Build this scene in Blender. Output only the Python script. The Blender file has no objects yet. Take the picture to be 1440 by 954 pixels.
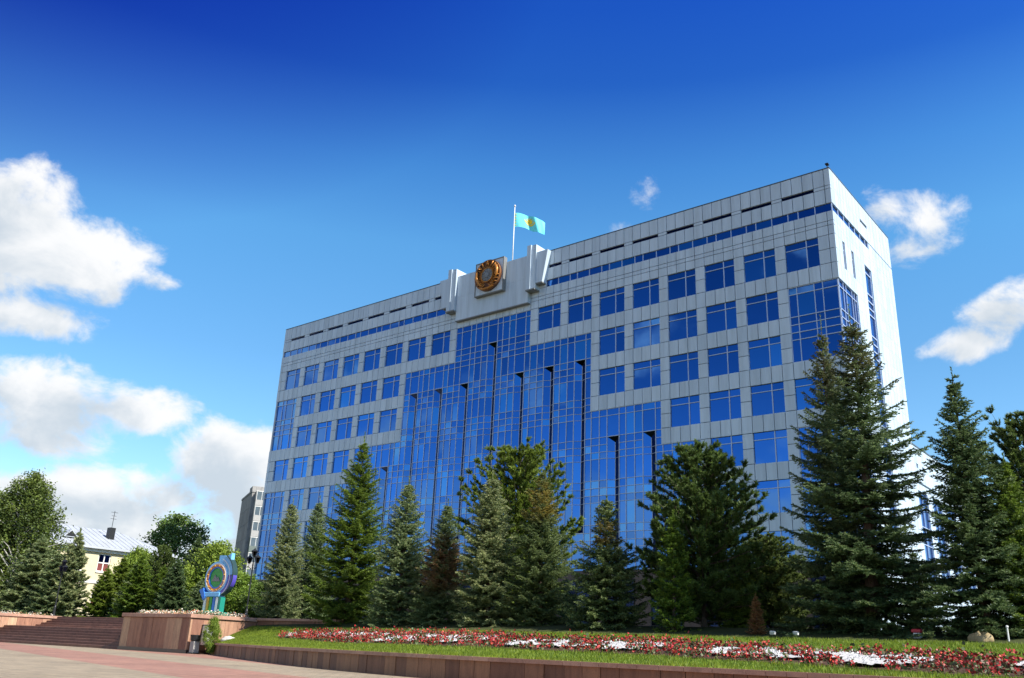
import bpy, math, random
import numpy as np
from mathutils import Vector, Matrix

random.seed(7)
rng = np.random.default_rng(7)
scn = bpy.context.scene
COL = scn.collection
R = math.radians

# ------------------------------------------------------------------ helpers
class MB:
    """collects boxes, prisms, tubes, lathes into one mesh; every face carries a random value"""
    def __init__(self): self.v = []; self.f = []; self.r = []
    def add(self, vs, fs, rnd=None):
        b = len(self.v); self.v += [tuple(p) for p in vs]
        k = random.random() if rnd is None else rnd
        for f in fs: self.f.append(tuple(i + b for i in f)); self.r.append(k)
    def box(self, x0, x1, y0, y1, z0, z1, rnd=None, M=None):
        vs = [(x0,y0,z0),(x1,y0,z0),(x1,y1,z0),(x0,y1,z0),(x0,y0,z1),(x1,y0,z1),(x1,y1,z1),(x0,y1,z1)]
        if M is not None: vs = [M @ Vector(p) for p in vs]
        self.add(vs, [(0,3,2,1),(4,5,6,7),(0,1,5,4),(1,2,6,5),(2,3,7,6),(3,0,4,7)], rnd)
    def bevbox(self, x0, x1, y0, y1, z0, z1, b=0.02, rnd=None, M=None):
        pts = []
        for z, i in ((z0, b), (z0 + b, 0), (z1 - b, 0), (z1, b)):
            for (x, y) in ((x0+i, y0+i), (x1-i, y0+i), (x1-i, y1-i), (x0+i, y1-i)): pts.append((x, y, z))
        if M is not None: pts = [M @ Vector(p) for p in pts]
        fs = [(0,3,2,1), (12,13,14,15)]
        for k in range(3):
            for j in range(4): fs.append((k*4+j, k*4+(j+1)%4, k*4+4+(j+1)%4, k*4+4+j))
        self.add(pts, fs, rnd)
    def prism(self, poly, fn, a, b, rnd=None):
        """poly: 2D points; fn(p, t) -> 3D with t in (a, b)"""
        n = len(poly)
        vs = [fn(p, a) for p in poly] + [fn(p, b) for p in poly]
        fs = [tuple(range(n-1, -1, -1)), tuple(range(n, 2*n))]
        for i in range(n): fs.append((i, (i+1) % n, n+(i+1) % n, n+i))
        self.add(vs, fs, rnd)
    def tube(self, pts, rad, n=8, rnd=None, cap=True):
        pts = [Vector(p) for p in pts]
        if not hasattr(rad, '__len__'): rad = [rad]*len(pts)
        vs = []
        for i, p in enumerate(pts):
            d = (pts[min(i+1, len(pts)-1)] - pts[max(i-1, 0)])
            if d.length < 1e-9: d = Vector((0, 0, 1))
            d.normalize()
            a = d.cross(Vector((0, 0, 1)) if abs(d.z) < .9 else Vector((1, 0, 0))).normalized(); b = d.cross(a)
            for k in range(n):
                t = 2*math.pi*k/n
                vs.append(p + (a*math.cos(t) + b*math.sin(t))*rad[i])
        fs = []
        for i in range(len(pts)-1):
            for k in range(n): fs.append((i*n+k, i*n+(k+1) % n, (i+1)*n+(k+1) % n, (i+1)*n+k))
        if cap: fs += [tuple(range(n-1, -1, -1)), tuple(range((len(pts)-1)*n, len(pts)*n))]
        self.add(vs, fs, rnd)
    def lathe(self, prof, n=20, c=(0, 0, 0), rnd=None):
        vs = []; m = len(prof)
        for (r, z) in prof:
            for k in range(n):
                t = 2*math.pi*k/n; vs.append((c[0]+r*math.cos(t), c[1]+r*math.sin(t), c[2]+z))
        fs = [(i*n+k, i*n+(k+1) % n, (i+1)*n+(k+1) % n, (i+1)*n+k) for i in range(m-1) for k in range(n)]
        fs += [tuple(range(n-1, -1, -1)), tuple(range((m-1)*n, m*n))]
        self.add(vs, fs, rnd)

def mesh_from(name, v, f, rnd, mat, smooth=False):
    me = bpy.data.meshes.new(name)
    me.from_pydata(v, [], f); me.update()
    if rnd is not None:
        a = me.attributes.new('rnd', 'FLOAT', 'FACE'); a.data.foreach_set('value', np.asarray(rnd, dtype=np.float32))
    if mat: me.materials.append(mat)
    if smooth: me.polygons.foreach_set('use_smooth', [True]*len(me.polygons))
    return me

def link(name, me, parent=None, loc=None):
    o = bpy.data.objects.new(name, me); COL.objects.link(o)
    if parent is not None: o.parent = parent
    if loc is not None: o.location = loc
    return o

def tag(o, label=None, cat=None, group=None, kind=None):
    if label: o['label'] = label
    if cat: o['category'] = cat
    if group: o['group'] = group
    if kind: o['kind'] = kind
    return o

def worldpos(o):
    p = Vector((0, 0, 0))
    while o is not None: p = p + o.location; o = o.parent
    return p

def obj(name, mb, mat, parent=None, smooth=False, world=True):
    """mb given in world coordinates (world=True) or in the parent's own frame"""
    off = worldpos(parent) if (parent is not None and world) else Vector((0, 0, 0))
    v = [(p[0]-off.x, p[1]-off.y, p[2]-off.z) for p in mb.v]
    return link(name, mesh_from(name, v, mb.f, mb.r, mat, smooth), parent)

def thing(name, label, cat, loc=(0, 0, 0), rotz=0, group=None):
    o = bpy.data.objects.new(name, None); COL.objects.link(o)
    o.location = loc; o.rotation_euler = (0, 0, rotz); o.empty_display_size = .3
    return tag(o, label, cat, group)

def solo(name, mb, mat, label, cat, loc, smooth=False, group=None):
    v = [(p[0]-loc[0], p[1]-loc[1], p[2]-loc[2]) for p in mb.v]
    return tag(link(name, mesh_from(name, v, mb.f, mb.r, mat, smooth), None, loc), label, cat, group)

# ------------------------------------------------------------------ materials
def new_mat(name):
    m = bpy.data.materials.new(name); m.use_nodes = True
    nt = m.node_tree; b = nt.nodes['Principled BSDF']
    return m, nt, b
def N(nt, t, **kw):
    n = nt.nodes.new(t)
    for k, v in kw.items():
        if k in n.inputs.keys() if isinstance(k, str) else False: n.inputs[k].default_value = v
        else: setattr(n, k, v)
    return n
def rgba(c): return (c[0], c[1], c[2], 1)
def noise(nt, scale, detail=6, rough=.6, vec=None, dist=0):
    n = nt.nodes.new('ShaderNodeTexNoise'); n.inputs['Scale'].default_value = scale
    n.inputs['Detail'].default_value = detail; n.inputs['Roughness'].default_value = rough
    n.inputs['Distortion'].default_value = dist
    if vec is not None: nt.links.new(vec, n.inputs['Vector'])
    return n
def coords(nt, which='Object', scale=None):
    t = nt.nodes.new('ShaderNodeTexCoord'); o = t.outputs[which]
    if scale:
        m = nt.nodes.new('ShaderNodeMapping'); m.inputs['Scale'].default_value = scale
        nt.links.new(o, m.inputs['Vector']); o = m.outputs['Vector']
    return o
def wpos(nt, scale=None):
    o = nt.nodes.new('ShaderNodeNewGeometry').outputs['Position']
    if scale:
        m = nt.nodes.new('ShaderNodeMapping'); m.inputs['Scale'].default_value = scale
        nt.links.new(o, m.inputs['Vector']); o = m.outputs['Vector']
    return o
def ramp(nt, fac, stops):
    r = nt.nodes.new('ShaderNodeValToRGB'); e = r.color_ramp.elements
    while len(e) < len(stops): e.new(.5)
    for i, (p, c) in enumerate(stops): e[i].position = p; e[i].color = rgba(c)
    nt.links.new(fac, r.inputs['Fac']); return r.outputs['Color']
def mixc(nt, fac, a, b, mode='MIX'):
    m = nt.nodes.new('ShaderNodeMix'); m.data_type = 'RGBA'; m.blend_type = mode
    for val, i in ((fac, 0), (a, 6), (b, 7)):
        if isinstance(val, (int, float)): m.inputs[i].default_value = val
        elif isinstance(val, tuple): m.inputs[i].default_value = rgba(val)
        else: nt.links.new(val, m.inputs[i])
    return m.outputs[2]
def math_(nt, op, a, b=None, clamp=False):
    m = nt.nodes.new('ShaderNodeMath'); m.operation = op; m.use_clamp = clamp
    for i, val in enumerate((a, b)):
        if val is None: continue
        if isinstance(val, (int, float)): m.inputs[i].default_value = val
        else: nt.links.new(val, m.inputs[i])
    return m.outputs[0]
def attr(nt, name='rnd'):
    a = nt.nodes.new('ShaderNodeAttribute'); a.attribute_name = name; return a.outputs['Fac']
def bump(nt, b, h, strength=.3, dist=.02):
    n = nt.nodes.new('ShaderNodeBump'); n.inputs['Strength'].default_value = strength
    n.inputs['Distance'].default_value = dist
    nt.links.new(h, n.inputs['Height']); nt.links.new(n.outputs['Normal'], b.inputs['Normal'])

def simple(name, col, rough=.6, metal=0, var=.12, scale=3, spec=.5):
    m, nt, b = new_mat(name)
    n = noise(nt, scale, vec=coords(nt))
    lo = tuple(c*(1-var) for c in col); hi = tuple(min(1, c*(1+var)) for c in col)
    nt.links.new(ramp(nt, n.outputs['Fac'], [(.3, lo), (.7, hi)]), b.inputs['Base Color'])
    b.inputs['Roughness'].default_value = rough; b.inputs['Metallic'].default_value = metal
    b.inputs['Specular IOR Level'].default_value = spec
    return m

def alu_mat():
    m, nt, b = new_mat('aluminium_panel')
    c = ramp(nt, attr(nt), [(0, (.49, .58, .67)), (.5, (.525, .62, .71)), (1, (.56, .655, .745))])
    n = noise(nt, 1.1, 8, .68, vec=wpos(nt, (1.6, 1.6, .13)))
    c = mixc(nt, 1, c, ramp(nt, n.outputs['Fac'], [(.3, (.80, .80, .79)), (.62, (1.04, 1.04, 1.04))]), 'MULTIPLY')
    nt.links.new(c, b.inputs['Base Color'])
    b.inputs['Metallic'].default_value = .1; b.inputs['Roughness'].default_value = .42
    return m
def stone_mat(name, cols, streak=(3, 3, .5), rough=.7):
    m, nt, b = new_mat(name)
    c = ramp(nt, attr(nt), cols)
    n = noise(nt, 2.2, 9, .7, vec=wpos(nt, streak), dist=.6)
    c = mixc(nt, 1, c, ramp(nt, n.outputs['Fac'], [(.28, (.55, .5, .5)), (.5, (.95, .95, .95)), (.72, (1.2, 1.18, 1.15))]), 'MULTIPLY')
    n2 = noise(nt, 60, 3, .6, vec=wpos(nt))
    c = mixc(nt, .5, c, ramp(nt, n2.outputs['Fac'], [(.35, (.6, .6, .6)), (.65, (1.2, 1.2, 1.2))]), 'MULTIPLY')
    nt.links.new(c, b.inputs['Base Color']); b.inputs['Roughness'].default_value = rough
    bump(nt, b, n.outputs['Fac'], .25)
    return m
def glass_mat(name='blue_glass', tint=(.06, .19, .52), rough=.03):
    m, nt, b = new_mat(name)
    c = ramp(nt, attr(nt), [(0, tuple(t*.8 for t in tint)), (.7, tint), (1, (tint[0]*1.25, tint[1]*1.4, tint[2]*1.12))])
    nt.links.new(c, b.inputs['Base Color'])
    b.inputs['Metallic'].default_value = 1; b.inputs['Roughness'].default_value = rough
    n = noise(nt, .55, 2, .5, vec=wpos(nt))
    bump(nt, b, n.outputs['Fac'], .12, .02)
    return m
def foliage_mat(name, dark, mid, light, trans=.38, brown=None, browncol=(.17, .085, .03), bscale=2.5):
    m, nt, b = new_mat(name)
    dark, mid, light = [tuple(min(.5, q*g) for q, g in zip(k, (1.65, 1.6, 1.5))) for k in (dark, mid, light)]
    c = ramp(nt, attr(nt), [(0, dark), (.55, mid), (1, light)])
    n = noise(nt, 1.6, 3, .6, vec=coords(nt))
    c = mixc(nt, 1, c, ramp(nt, n.outputs['Fac'], [(.3, (.72, .75, .7)), (.7, (1.22, 1.18, 1.05))]), 'MULTIPLY')
    oi = nt.nodes.new('ShaderNodeObjectInfo')
    c = mixc(nt, 1, c, ramp(nt, oi.outputs['Random'], [(0, (.88, .95, .9)), (1, (1.12, 1.05, 1.0))]), 'MULTIPLY')
    if brown:
        z0, w, amt = brown
        sep = nt.nodes.new('ShaderNodeSeparateXYZ'); nt.links.new(coords(nt), sep.inputs[0])
        d = math_(nt, 'ABSOLUTE', math_(nt, 'SUBTRACT', sep.outputs[2], z0))
        band = math_(nt, 'SUBTRACT', 1, math_(nt, 'DIVIDE', d, w), True)
        nn = noise(nt, bscale, 4, .6, vec=coords(nt))
        k = math_(nt, 'MULTIPLY', math_(nt, 'SUBTRACT', nn.outputs['Fac'], .40), 9, True)
        fac = math_(nt, 'MULTIPLY', math_(nt, 'MULTIPLY', math_(nt, 'MULTIPLY', band, 2, True), k), amt, True)
        c = mixc(nt, fac, c, browncol)
    nt.links.new(c, b.inputs['Base Color']); b.inputs['Roughness'].default_value = .55
    b.inputs['Specular IOR Level'].default_value = .35
    tr = nt.nodes.new('ShaderNodeBsdfTranslucent'); nt.links.new(c, tr.inputs['Color'])
    mx = nt.nodes.new('ShaderNodeMixShader'); mx.inputs[0].default_value = trans
    nt.links.new(b.outputs[0], mx.inputs[1]); nt.links.new(tr.outputs[0], mx.inputs[2])
    nt.links.new(mx.outputs[0], nt.nodes['Material Output'].inputs['Surface'])
    return m

M = {}
M['alu'] = alu_mat()
M['alu_plain'] = simple('aluminium_trim', (.42, .45, .48), .4, .25, .06, 1)
M['frame'] = simple('window_frame_metal', (.44, .52, .68), .4, .2, .05, 2)
M['dark'] = simple('dark_core', (.03, .032, .036), .8, 0, .1, 2)
M['glass'] = glass_mat()
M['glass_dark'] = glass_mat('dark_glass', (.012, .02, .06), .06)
M['granite_dark'] = stone_mat('dark_granite', [(0, (.055, .03, .028)), (1, (.09, .05, .045))], (1, 1, 1), .35)
M['granite'] = stone_mat('pink_granite_slabs', [(0, (.24, .11, .07)), (.35, (.33, .165, .10)), (.7, (.40, .22, .135)), (1, (.50, .33, .20))])
M['coping'] = stone_mat('coping_stone', [(0, (.36, .20, .14)), (1, (.45, .27, .19))], (1, 1, 1))
M['step'] = stone_mat('step_stone', [(0, (.15, .07, .05)), (1, (.22, .11, .075))], (1, 1, 1))
M['concrete'] = stone_mat('grey_concrete', [(0, (.27, .26, .25)), (1, (.34, .33, .31))], (1, 1, .3), .85)
M['bark'] = stone_mat('bark', [(0, (.07, .05, .038)), (1, (.11, .08, .06))], (6, 6, 1), .9)
M['birch_bark'] = stone_mat('birch_bark', [(0, (.45, .44, .41)), (1, (.6, .58, .55))], (1, 1, 5), .8)
M['iron'] = simple('black_iron', (.02, .021, .022), .45, .3, .1)
M['white'] = simple('white_paint', (.72, .72, .70), .5, 0, .08)
M['gold'] = simple('emblem_gold', (.42, .17, .03), .45, .35, .35, 5)
M['brown'] = simple('emblem_brown', (.13, .05, .02), .5, .2, .3, 4)
M['rim'] = simple('emblem_rim', (.24, .10, .03), .55, .15, .35, 5); M['emgrey'] = simple('emblem_grey', (.2, .21, .22), .5, .2, .35, 6)

# ------------------------------------------------------------------ camera
cam_d = bpy.data.cameras.new('camera'); cam = bpy.data.objects.new('camera', cam_d); COL.objects.link(cam)
RM = np.array([[0.7808868422569208, 0.623331563409559, 0.040908454470368616],
               [-0.18108745840504603, 0.2885625357307191, -0.9401802994001888],
               [-0.5978487032671058, 0.7267664171033378, 0.33821221588204864]])
EYE = (0, 0, .62)
m4 = Matrix.Identity(4)
for i in range(3):
    m4[i][0] = RM[0][i]; m4[i][1] = -RM[1][i]; m4[i][2] = -RM[2][i]; m4[i][3] = EYE[i]
cam.matrix_world = m4
cam_d.sensor_width = 36; cam_d.lens = 30.747; cam_d.clip_start = .05; cam_d.clip_end = 9000
scn.camera = cam

# ------------------------------------------------------------------ light and sky
SUN_AZ, SUN_EL = 85.0, 44.0            # azimuth from +Y towards +X
sd = Vector((math.sin(R(SUN_AZ))*math.cos(R(SUN_EL)), math.cos(R(SUN_AZ))*math.cos(R(SUN_EL)), math.sin(R(SUN_EL))))
sl = bpy.data.lights.new('sun', 'SUN'); so = bpy.data.objects.new('sun', sl); COL.objects.link(so)
sl.energy = 4.4; sl.angle = R(.53); sl.color = (1, .95, .86)
so.rotation_euler = sd.to_track_quat('Z', 'Y').to_euler(); so.location = (40, 20, 60)

w = bpy.data.worlds.new('World'); scn.world = w; w.use_nodes = True
w.cycles.sampling_method = 'MANUAL'; w.cycles.sample_map_resolution = 512
nt = w.node_tree
for n in list(nt.nodes): nt.nodes.remove(n)
out = nt.nodes.new('ShaderNodeOutputWorld'); bg = nt.nodes.new('ShaderNodeBackground')
sky = nt.nodes.new('ShaderNodeTexSky'); sky.sky_type = 'NISHITA'; sky.sun_disc = False
sky.sun_elevation = R(SUN_EL); sky.sun_rotation = R(SUN_AZ)
sky.air_density = 1.0; sky.dust_density = .3; sky.ozone_density = 2.0
tc = nt.nodes.new('ShaderNodeTexCoord'); nrm = nt.nodes.new('ShaderNodeVectorMath'); nrm.operation = 'NORMALIZE'
nt.links.new(tc.outputs['Generated'], nrm.inputs[0]); D = nrm.outputs[0]
sep = nt.nodes.new('ShaderNodeSeparateXYZ'); nt.links.new(D, sep.inputs[0])
mm = lambda op, a, b=None, c=False: math_(nt, op, a, b, c)
el = mm('MULTIPLY', mm('ARCSINE', sep.outputs[2]), 57.2958)
az = mm('MULTIPLY', mm('ARCTAN2', sep.outputs[0], sep.outputs[1]), 57.2958)
# deep clear air: the blue saturates with height
tint = ramp(nt, mm('DIVIDE', el, 90, True),
    [(0, (.95, 1.0, 1.02)), (.149, (.63, .93, 1.05)), (.197, (.55, .9, 1.04)), (.284, (.49, .99, 1.18)), (.34, (.31, .78, 1.15)), (.40, (.11, .42, 1.03)), (.45, (.075, .34, 1.05)), (1, (.03, .2, .8))])
skyc = mixc(nt, 1, sky.outputs[0], tint, 'MULTIPLY')
CLOUDS = [  # azimuth, elevation, half sizes in degrees, weight
    (-72.5, 23.2, 3.8, 2.3, 1.15), (-69.5, 21.2, 5.2, 2.4, 1.15), (-76, 21.0, 7, 3.8, 1.2), (-63.6, 21.0, 2.0, .9, .62),
    (-70.5, 17.3, 5.0, 1.35, .9), (-76, 17.0, 6, 1.6, .9),
    (-69.0, 12.4, 5.6, 2.3, 1.25), (-64.2, 12.9, 4.2, 1.5, 1.1), (-75, 12.0, 6, 2.3, 1.2),
    (-57.2, 10.4, 3.4, 2.4, 1.2), (-54.5, 8.2, 4.6, 3.6, 1.15), (-60.5, 8.2, 3.4, 1.6, .9),
    (-64.8, 7.6, 3.4, 1.6, 1.0), (-68.5, 7.4, 3.2, 1.5, .9), (-62, 5.0, 9, 3.0, 1.15), (-70, 4.0, 8, 3.2, 1.1),
    (-14.2, 26.8, 2.1, 1.9, .8), (-11.6, 26.0, 2.5, 1.9, .85), (-12.6, 24.4, 2.2, 1.3, .75),
    (-7.8, 20.2, 2.6, 1.7, 1.0), (-10.4, 18.3, 2.5, 1.1, .8), (-4, 20.4, 3.4, 2.2, 1),
    (-30.0, 28.6, 2.0, 2.0, .50), (-31.6, 27.2, 1.8, 1.1, .55),
    # next row: the far side of the sky, seen in the glass
    (-150, 6.5, 20, 4.2, 1.1), (-126, 5.5, 16, 4.2, 1.1), (-166, 13, 8, 2.2, .8), (-124, 13.5, 6, 2, .7), (170, 6, 18, 4.4, 1.1), (-100, 5.5, 14, 3.6, 1.0), (-142, 17, 5, 1.4, .6), (-122, 16, 7, 3.2, .75), (-131, 22, 5, 1.6, .55), (-152, 20, 6, 1.5, .55), (-162, 24, 5, 1.3, .5), (-136, 13, 5, 1.6, .7),
    (-150, 50, 34, 9, 1.0), (150, 50, 34, 10, 1.0), (100, 62, 40, 8, .8), (150, 25, 12, 4, .8), (100, 12, 16, 5, .9), (40, 16, 12, 5, .9), (-175, 33, 9, 3, .6),  # clouds out of view, the high ones added to brighten the fill light
]
ae = nt.nodes.new('ShaderNodeCombineXYZ'); nt.links.new(az, ae.inputs[0]); nt.links.new(el, ae.inputs[1])
def vmath(op, a, b):
    n = nt.nodes.new('ShaderNodeVectorMath'); n.operation = op
    for i, v in enumerate((a, b)):
        if isinstance(v, tuple): n.inputs[i].default_value = v
        else: nt.links.new(v, n.inputs[i])
    return n
def blobfield(lift, clouds, sm=.16):
    acc = None
    for (a, e, ra, re, wt) in clouds:
        k = .787     # sqrt(.62)
        p = vmath('MULTIPLY_ADD', ae.outputs[0], (k/ra, k/re, 0)); p.inputs[2].default_value = (-a*k/ra + lift*.35, -e*k/re + lift, 0)
        q = vmath('DOT_PRODUCT', p.outputs[0], p.outputs[0])
        v = mm('SUBTRACT', wt, q.outputs['Value'])
        if acc is None: acc = v
        else:
            s = nt.nodes.new('ShaderNodeMath'); s.operation = 'SMOOTH_MAX'
            nt.links.new(acc, s.inputs[0]); nt.links.new(v, s.inputs[1]); s.inputs[2].default_value = sm
            acc = s.outputs[0]
    return acc
cv = nt.nodes.new('ShaderNodeCombineXYZ')
nt.links.new(mm('MULTIPLY', sep.outputs[0], 2.9), cv.inputs[0]); nt.links.new(mm('MULTIPLY', sep.outputs[1], 2.9), cv.inputs[1]); nt.links.new(mm('MULTIPLY', sep.outputs[2], 3.9), cv.inputs[2])
def fbm(off, scale, detail, rough):
    mp = nt.nodes.new('ShaderNodeMapping'); mp.inputs['Location'].default_value = off
    nt.links.new(cv.outputs[0], mp.inputs['Vector'])
    return noise(nt, scale, detail, rough, vec=mp.outputs[0], dist=.25).outputs['Fac']
big = fbm((0, 0, 0), 4.6, 9, .60)
dens = mm('ADD', mm('MAXIMUM', blobfield(0, CLOUDS), -1.2), mm('MULTIPLY', mm('SUBTRACT', big, .56), 3.1))
alpha = nt.nodes.new('ShaderNodeMapRange'); alpha.interpolation_type = 'SMOOTHSTEP'
alpha.inputs['From Min'].default_value = -.05; alpha.inputs['From Max'].default_value = .70
nt.links.new(dens, alpha.inputs['Value'])
# thickness towards the sun (above and to the right): thick there means a grey underside here
big2 = fbm((.03, .0, .09), 4.2, 5, .58)
dens2 = mm('ADD', mm('MAXIMUM', blobfield(.5, CLOUDS[:24]), -1.2), mm('MULTIPLY', mm('SUBTRACT', big2, .56), 3.1))
sh = nt.nodes.new('ShaderNodeMapRange'); sh.interpolation_type = 'SMOOTHSTEP'
sh.inputs['From Min'].default_value = -.15; sh.inputs['From Max'].default_value = 1.25
nt.links.new(dens2, sh.inputs['Value'])
ccol = mixc(nt, sh.outputs[0], (5.1, 5.1, 5.1), (3.1, 3.5, 3.9))
# the deepest blue lies high up in the west
pw = vmath('MULTIPLY_ADD', ae.outputs[0], (1/52, 1/23, 0)); pw.inputs[2].default_value = (92/52, -45/23, 0)
qw = vmath('DOT_PRODUCT', pw.outputs[0], pw.outputs[0])
skyc = mixc(nt, mm('SUBTRACT', 1.12, qw.outputs['Value'], True), skyc, mixc(nt, 1, skyc, (.28, .24, .70), 'MULTIPLY'))
# the half of the sky away from the sun, behind the viewer, is deeper blue higher up
azd = mm('ABSOLUTE', mm('SUBTRACT', mm('MODULO', mm('ADD', mm('SUBTRACT', az, -150), 720), 360), 180))   # 180 at azimuth -150, 0 opposite
deep = nt.nodes.new('ShaderNodeMapRange'); deep.interpolation_type = 'SMOOTHSTEP'; deep.inputs['From Min'].default_value = 90; deep.inputs['From Max'].default_value = 150
nt.links.new(azd, deep.inputs['Value'])
dee2 = nt.nodes.new('ShaderNodeMapRange'); dee2.interpolation_type = 'SMOOTHSTEP'; dee2.inputs['From Min'].default_value = 8; dee2.inputs['From Max'].default_value = 28
nt.links.new(el, dee2.inputs['Value'])
skyc = mixc(nt, mm('MULTIPLY', deep.outputs[0], dee2.outputs[0]), skyc, mixc(nt, 1, skyc, (.34, .37, .40), 'MULTIPLY'))
final = mixc(nt, mm('MULTIPLY', alpha.outputs[0], .97), skyc, ccol)
nt.links.new(final, bg.inputs['Color']); bg.inputs['Strength'].default_value = .1
nt.links.new(bg.outputs[0], out.inputs['Surface'])
vs = scn.view_settings
vs.view_transform = 'Standard'; vs.look = 'None'; vs.gamma = 1; vs.use_curve_mapping = False; vs.exposure = 1.0
scn.cycles.max_bounces = 6; scn.cycles.transparent_max_bounces = 8

# ------------------------------------------------------------------ the ground
def front_curve():
    P = [(-39.1, 25.9), (-34, 23.3), (-28.7, 20.8), (-24.5, 18.9), (-21, 17.5), (-17.5, 16.45), (-14.5, 15.85), (-11, 15.6), (-7, 15.5), (0, 15.5), (14, 15.5), (30, 15.5)]
    return catmull(P)
def catmull(P, step=.45):
    P = [Vector((p[0], p[1], 0)) for p in P]; out_ = []
    for i in range(len(P)-1):
        p0 = P[max(i-1, 0)]; p1 = P[i]; p2 = P[i+1]; p3 = P[min(i+2, len(P)-1)]
        n = max(2, int((p2-p1).length/step))
        for k in range(n):
            t = k/n
            out_.append(.5*((2*p1) + (p2-p0)*t + (2*p0-5*p1+4*p2-p3)*t*t + (3*p1-p0-3*p2+p3)*t**3))
    out_.append(P[-1]); return out_
FC = front_curve()
BCp = [(-39.05, 27.95), (-36.3, 27.5), (-30, 26.8), (-25, 26.1), (-20.5, 25.9), (-12, 26), (-5, 26), (8, 26), (30, 26)]
_bc = catmull(BCp, .3); _bx = np.array([p.x for p in _bc]); _by = np.array([p.y for p in _bc])
_fx = np.array([p.x for p in FC]); _fy = np.array([p.y for p in FC])
# lawn in (s, t): s along the front curve (index), t from wall to trees; back partner has proportional arc length
_fs = np.concatenate([[0], np.cumsum(np.hypot(np.diff(_fx), np.diff(_fy)))]); FL = _fs[-1]
_bs = np.concatenate([[0], np.cumsum(np.hypot(np.diff(_bx), np.diff(_by)))]); BL = _bs[-1]
ZF, ZB, ZT = .50, 1.36, 1.75
def lawn(s, t):
    fx = np.interp(s, _fs, _fx); fy = np.interp(s, _fs, _fy)
    b = s/FL*BL; bx = np.interp(b, _bs, _bx); by = np.interp(b, _bs, _by)
    x = fx+(bx-fx)*t; y = fy+(by-fy)*t
    z = ZF+(ZB-ZF)*t + .05*np.sin(x*.8+y*.5)*t*(1-t)
    return x, y, z

def pave_mat():
    m, nt, b = new_mat('plaza_paving')
    p = wpos(nt)
    sp = nt.nodes.new('ShaderNodeSeparateXYZ'); nt.links.new(p, sp.inputs[0])
    u = math_(nt, 'ADD', math_(nt, 'MULTIPLY', sp.outputs[1], .16), math_(nt, 'MULTIPLY', sp.outputs[0], .045))
    fr = math_(nt, 'FRACT', math_(nt, 'ADD', u, .72))
    band = math_(nt, 'GREATER_THAN', fr, .52)
    br = nt.nodes.new('ShaderNodeTexBrick'); nt.links.new(p, br.inputs['Vector'])
    br.inputs['Scale'].default_value = 1.3; br.inputs['Mortar Size'].default_value = .014
    br.inputs['Color1'].default_value = (.86, .86, .86, 1); br.inputs['Color2'].default_value = (1.08, 1.06, 1.04, 1)
    br.inputs['Mortar'].default_value = (.38, .36, .33, 1)
    c = mixc(nt, band, (.335, .27, .18), (.35, .185, .13))
    c = mixc(nt, 1, c, br.outputs['Color'], 'MULTIPLY')
    n = noise(nt, .35, 8, .65, vec=p)
    c = mixc(nt, 1, c, ramp(nt, n.outputs['Fac'], [(.3, (.72, .70, .68)), (.5, (.97, .97, .96)), (.7, (1.14, 1.12, 1.1))]), 'MULTIPLY')
    n3 = noise(nt, 1.6, 4, .6, vec=p)
    c = mixc(nt, 1, c, ramp(nt, n3.outputs['Fac'], [(.30, (.80, .79, .78)), (.42, (1, 1, 1))]), 'MULTIPLY')
    n2 = noise(nt, 9, 5, .7, vec=p)
    c = mixc(nt, .6, c, ramp(nt, n2.outputs['Fac'], [(.3, (.75, .75, .75)), (.7, (1.15, 1.15, 1.15))]), 'MULTIPLY')
    nt.links.new(c, b.inputs['Base Color']); b.inputs['Roughness'].default_value = .8
    bump(nt, b, n2.outputs['Fac'], .15, .01)
    return m
def earth_mat(name, a, b_, scale=1.2):
    m, nt, b = new_mat(name)
    n = noise(nt, scale, 8, .7, vec=wpos(nt)); n2 = noise(nt, 25, 4, .7, vec=wpos(nt))
    c = ramp(nt, n.outputs['Fac'], [(.3, a), (.7, b_)])
    c = mixc(nt, .6, c, ramp(nt, n2.outputs['Fac'], [(.3, (.6, .6, .6)), (.7, (1.3, 1.3, 1.3))]), 'MULTIPLY')
    nt.links.new(c, b.inputs['Base Color']); b.inputs['Roughness'].default_value = .95
    b.inputs['Specular IOR Level'].default_value = .1
    return m
M['pave'] = pave_mat()
M['lawn'] = earth_mat('lawn_turf', (.05, .10, .012), (.10, .17, .022), .9)
M['earth'] = earth_mat('terrace_soil', (.035, .05, .015), (.07, .075, .03), .6)  # plain dark green-brown soil, also used in the planters
M['farground'] = earth_mat('far_ground', (.05, .06, .025), (.09, .085, .05), .05)

g = MB(); g.add([(-4000, -4000, -.03), (4000, -4000, -.03), (4000, 4000, -.03), (-4000, 4000, -.03)], [(0, 1, 2, 3)])
tag(obj('ground', g, M['farground']), kind='structure')
g = MB(); g.add([(-95, -60, 0), (60, -60, 0), (60, 40, 0), (-95, 40, 0)], [(0, 1, 2, 3)])
tag(obj('plaza_pavement', g, M['pave']), kind='structure')
g = MB(); ns = 160; ntt = 14; vsl = []
for i in range(ns+1):
    for j in range(ntt+1):
        x, y, z = lawn(FL*i/ns, j/ntt); vsl.append((float(x), float(y), float(z)))
g.add(vsl, [(i*(ntt+1)+j, (i+1)*(ntt+1)+j, (i+1)*(ntt+1)+j+1, i*(ntt+1)+j+1) for i in range(ns) for j in range(ntt)])
tag(obj('lawn_bank', g, M['lawn'], smooth=True), kind='structure')
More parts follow.
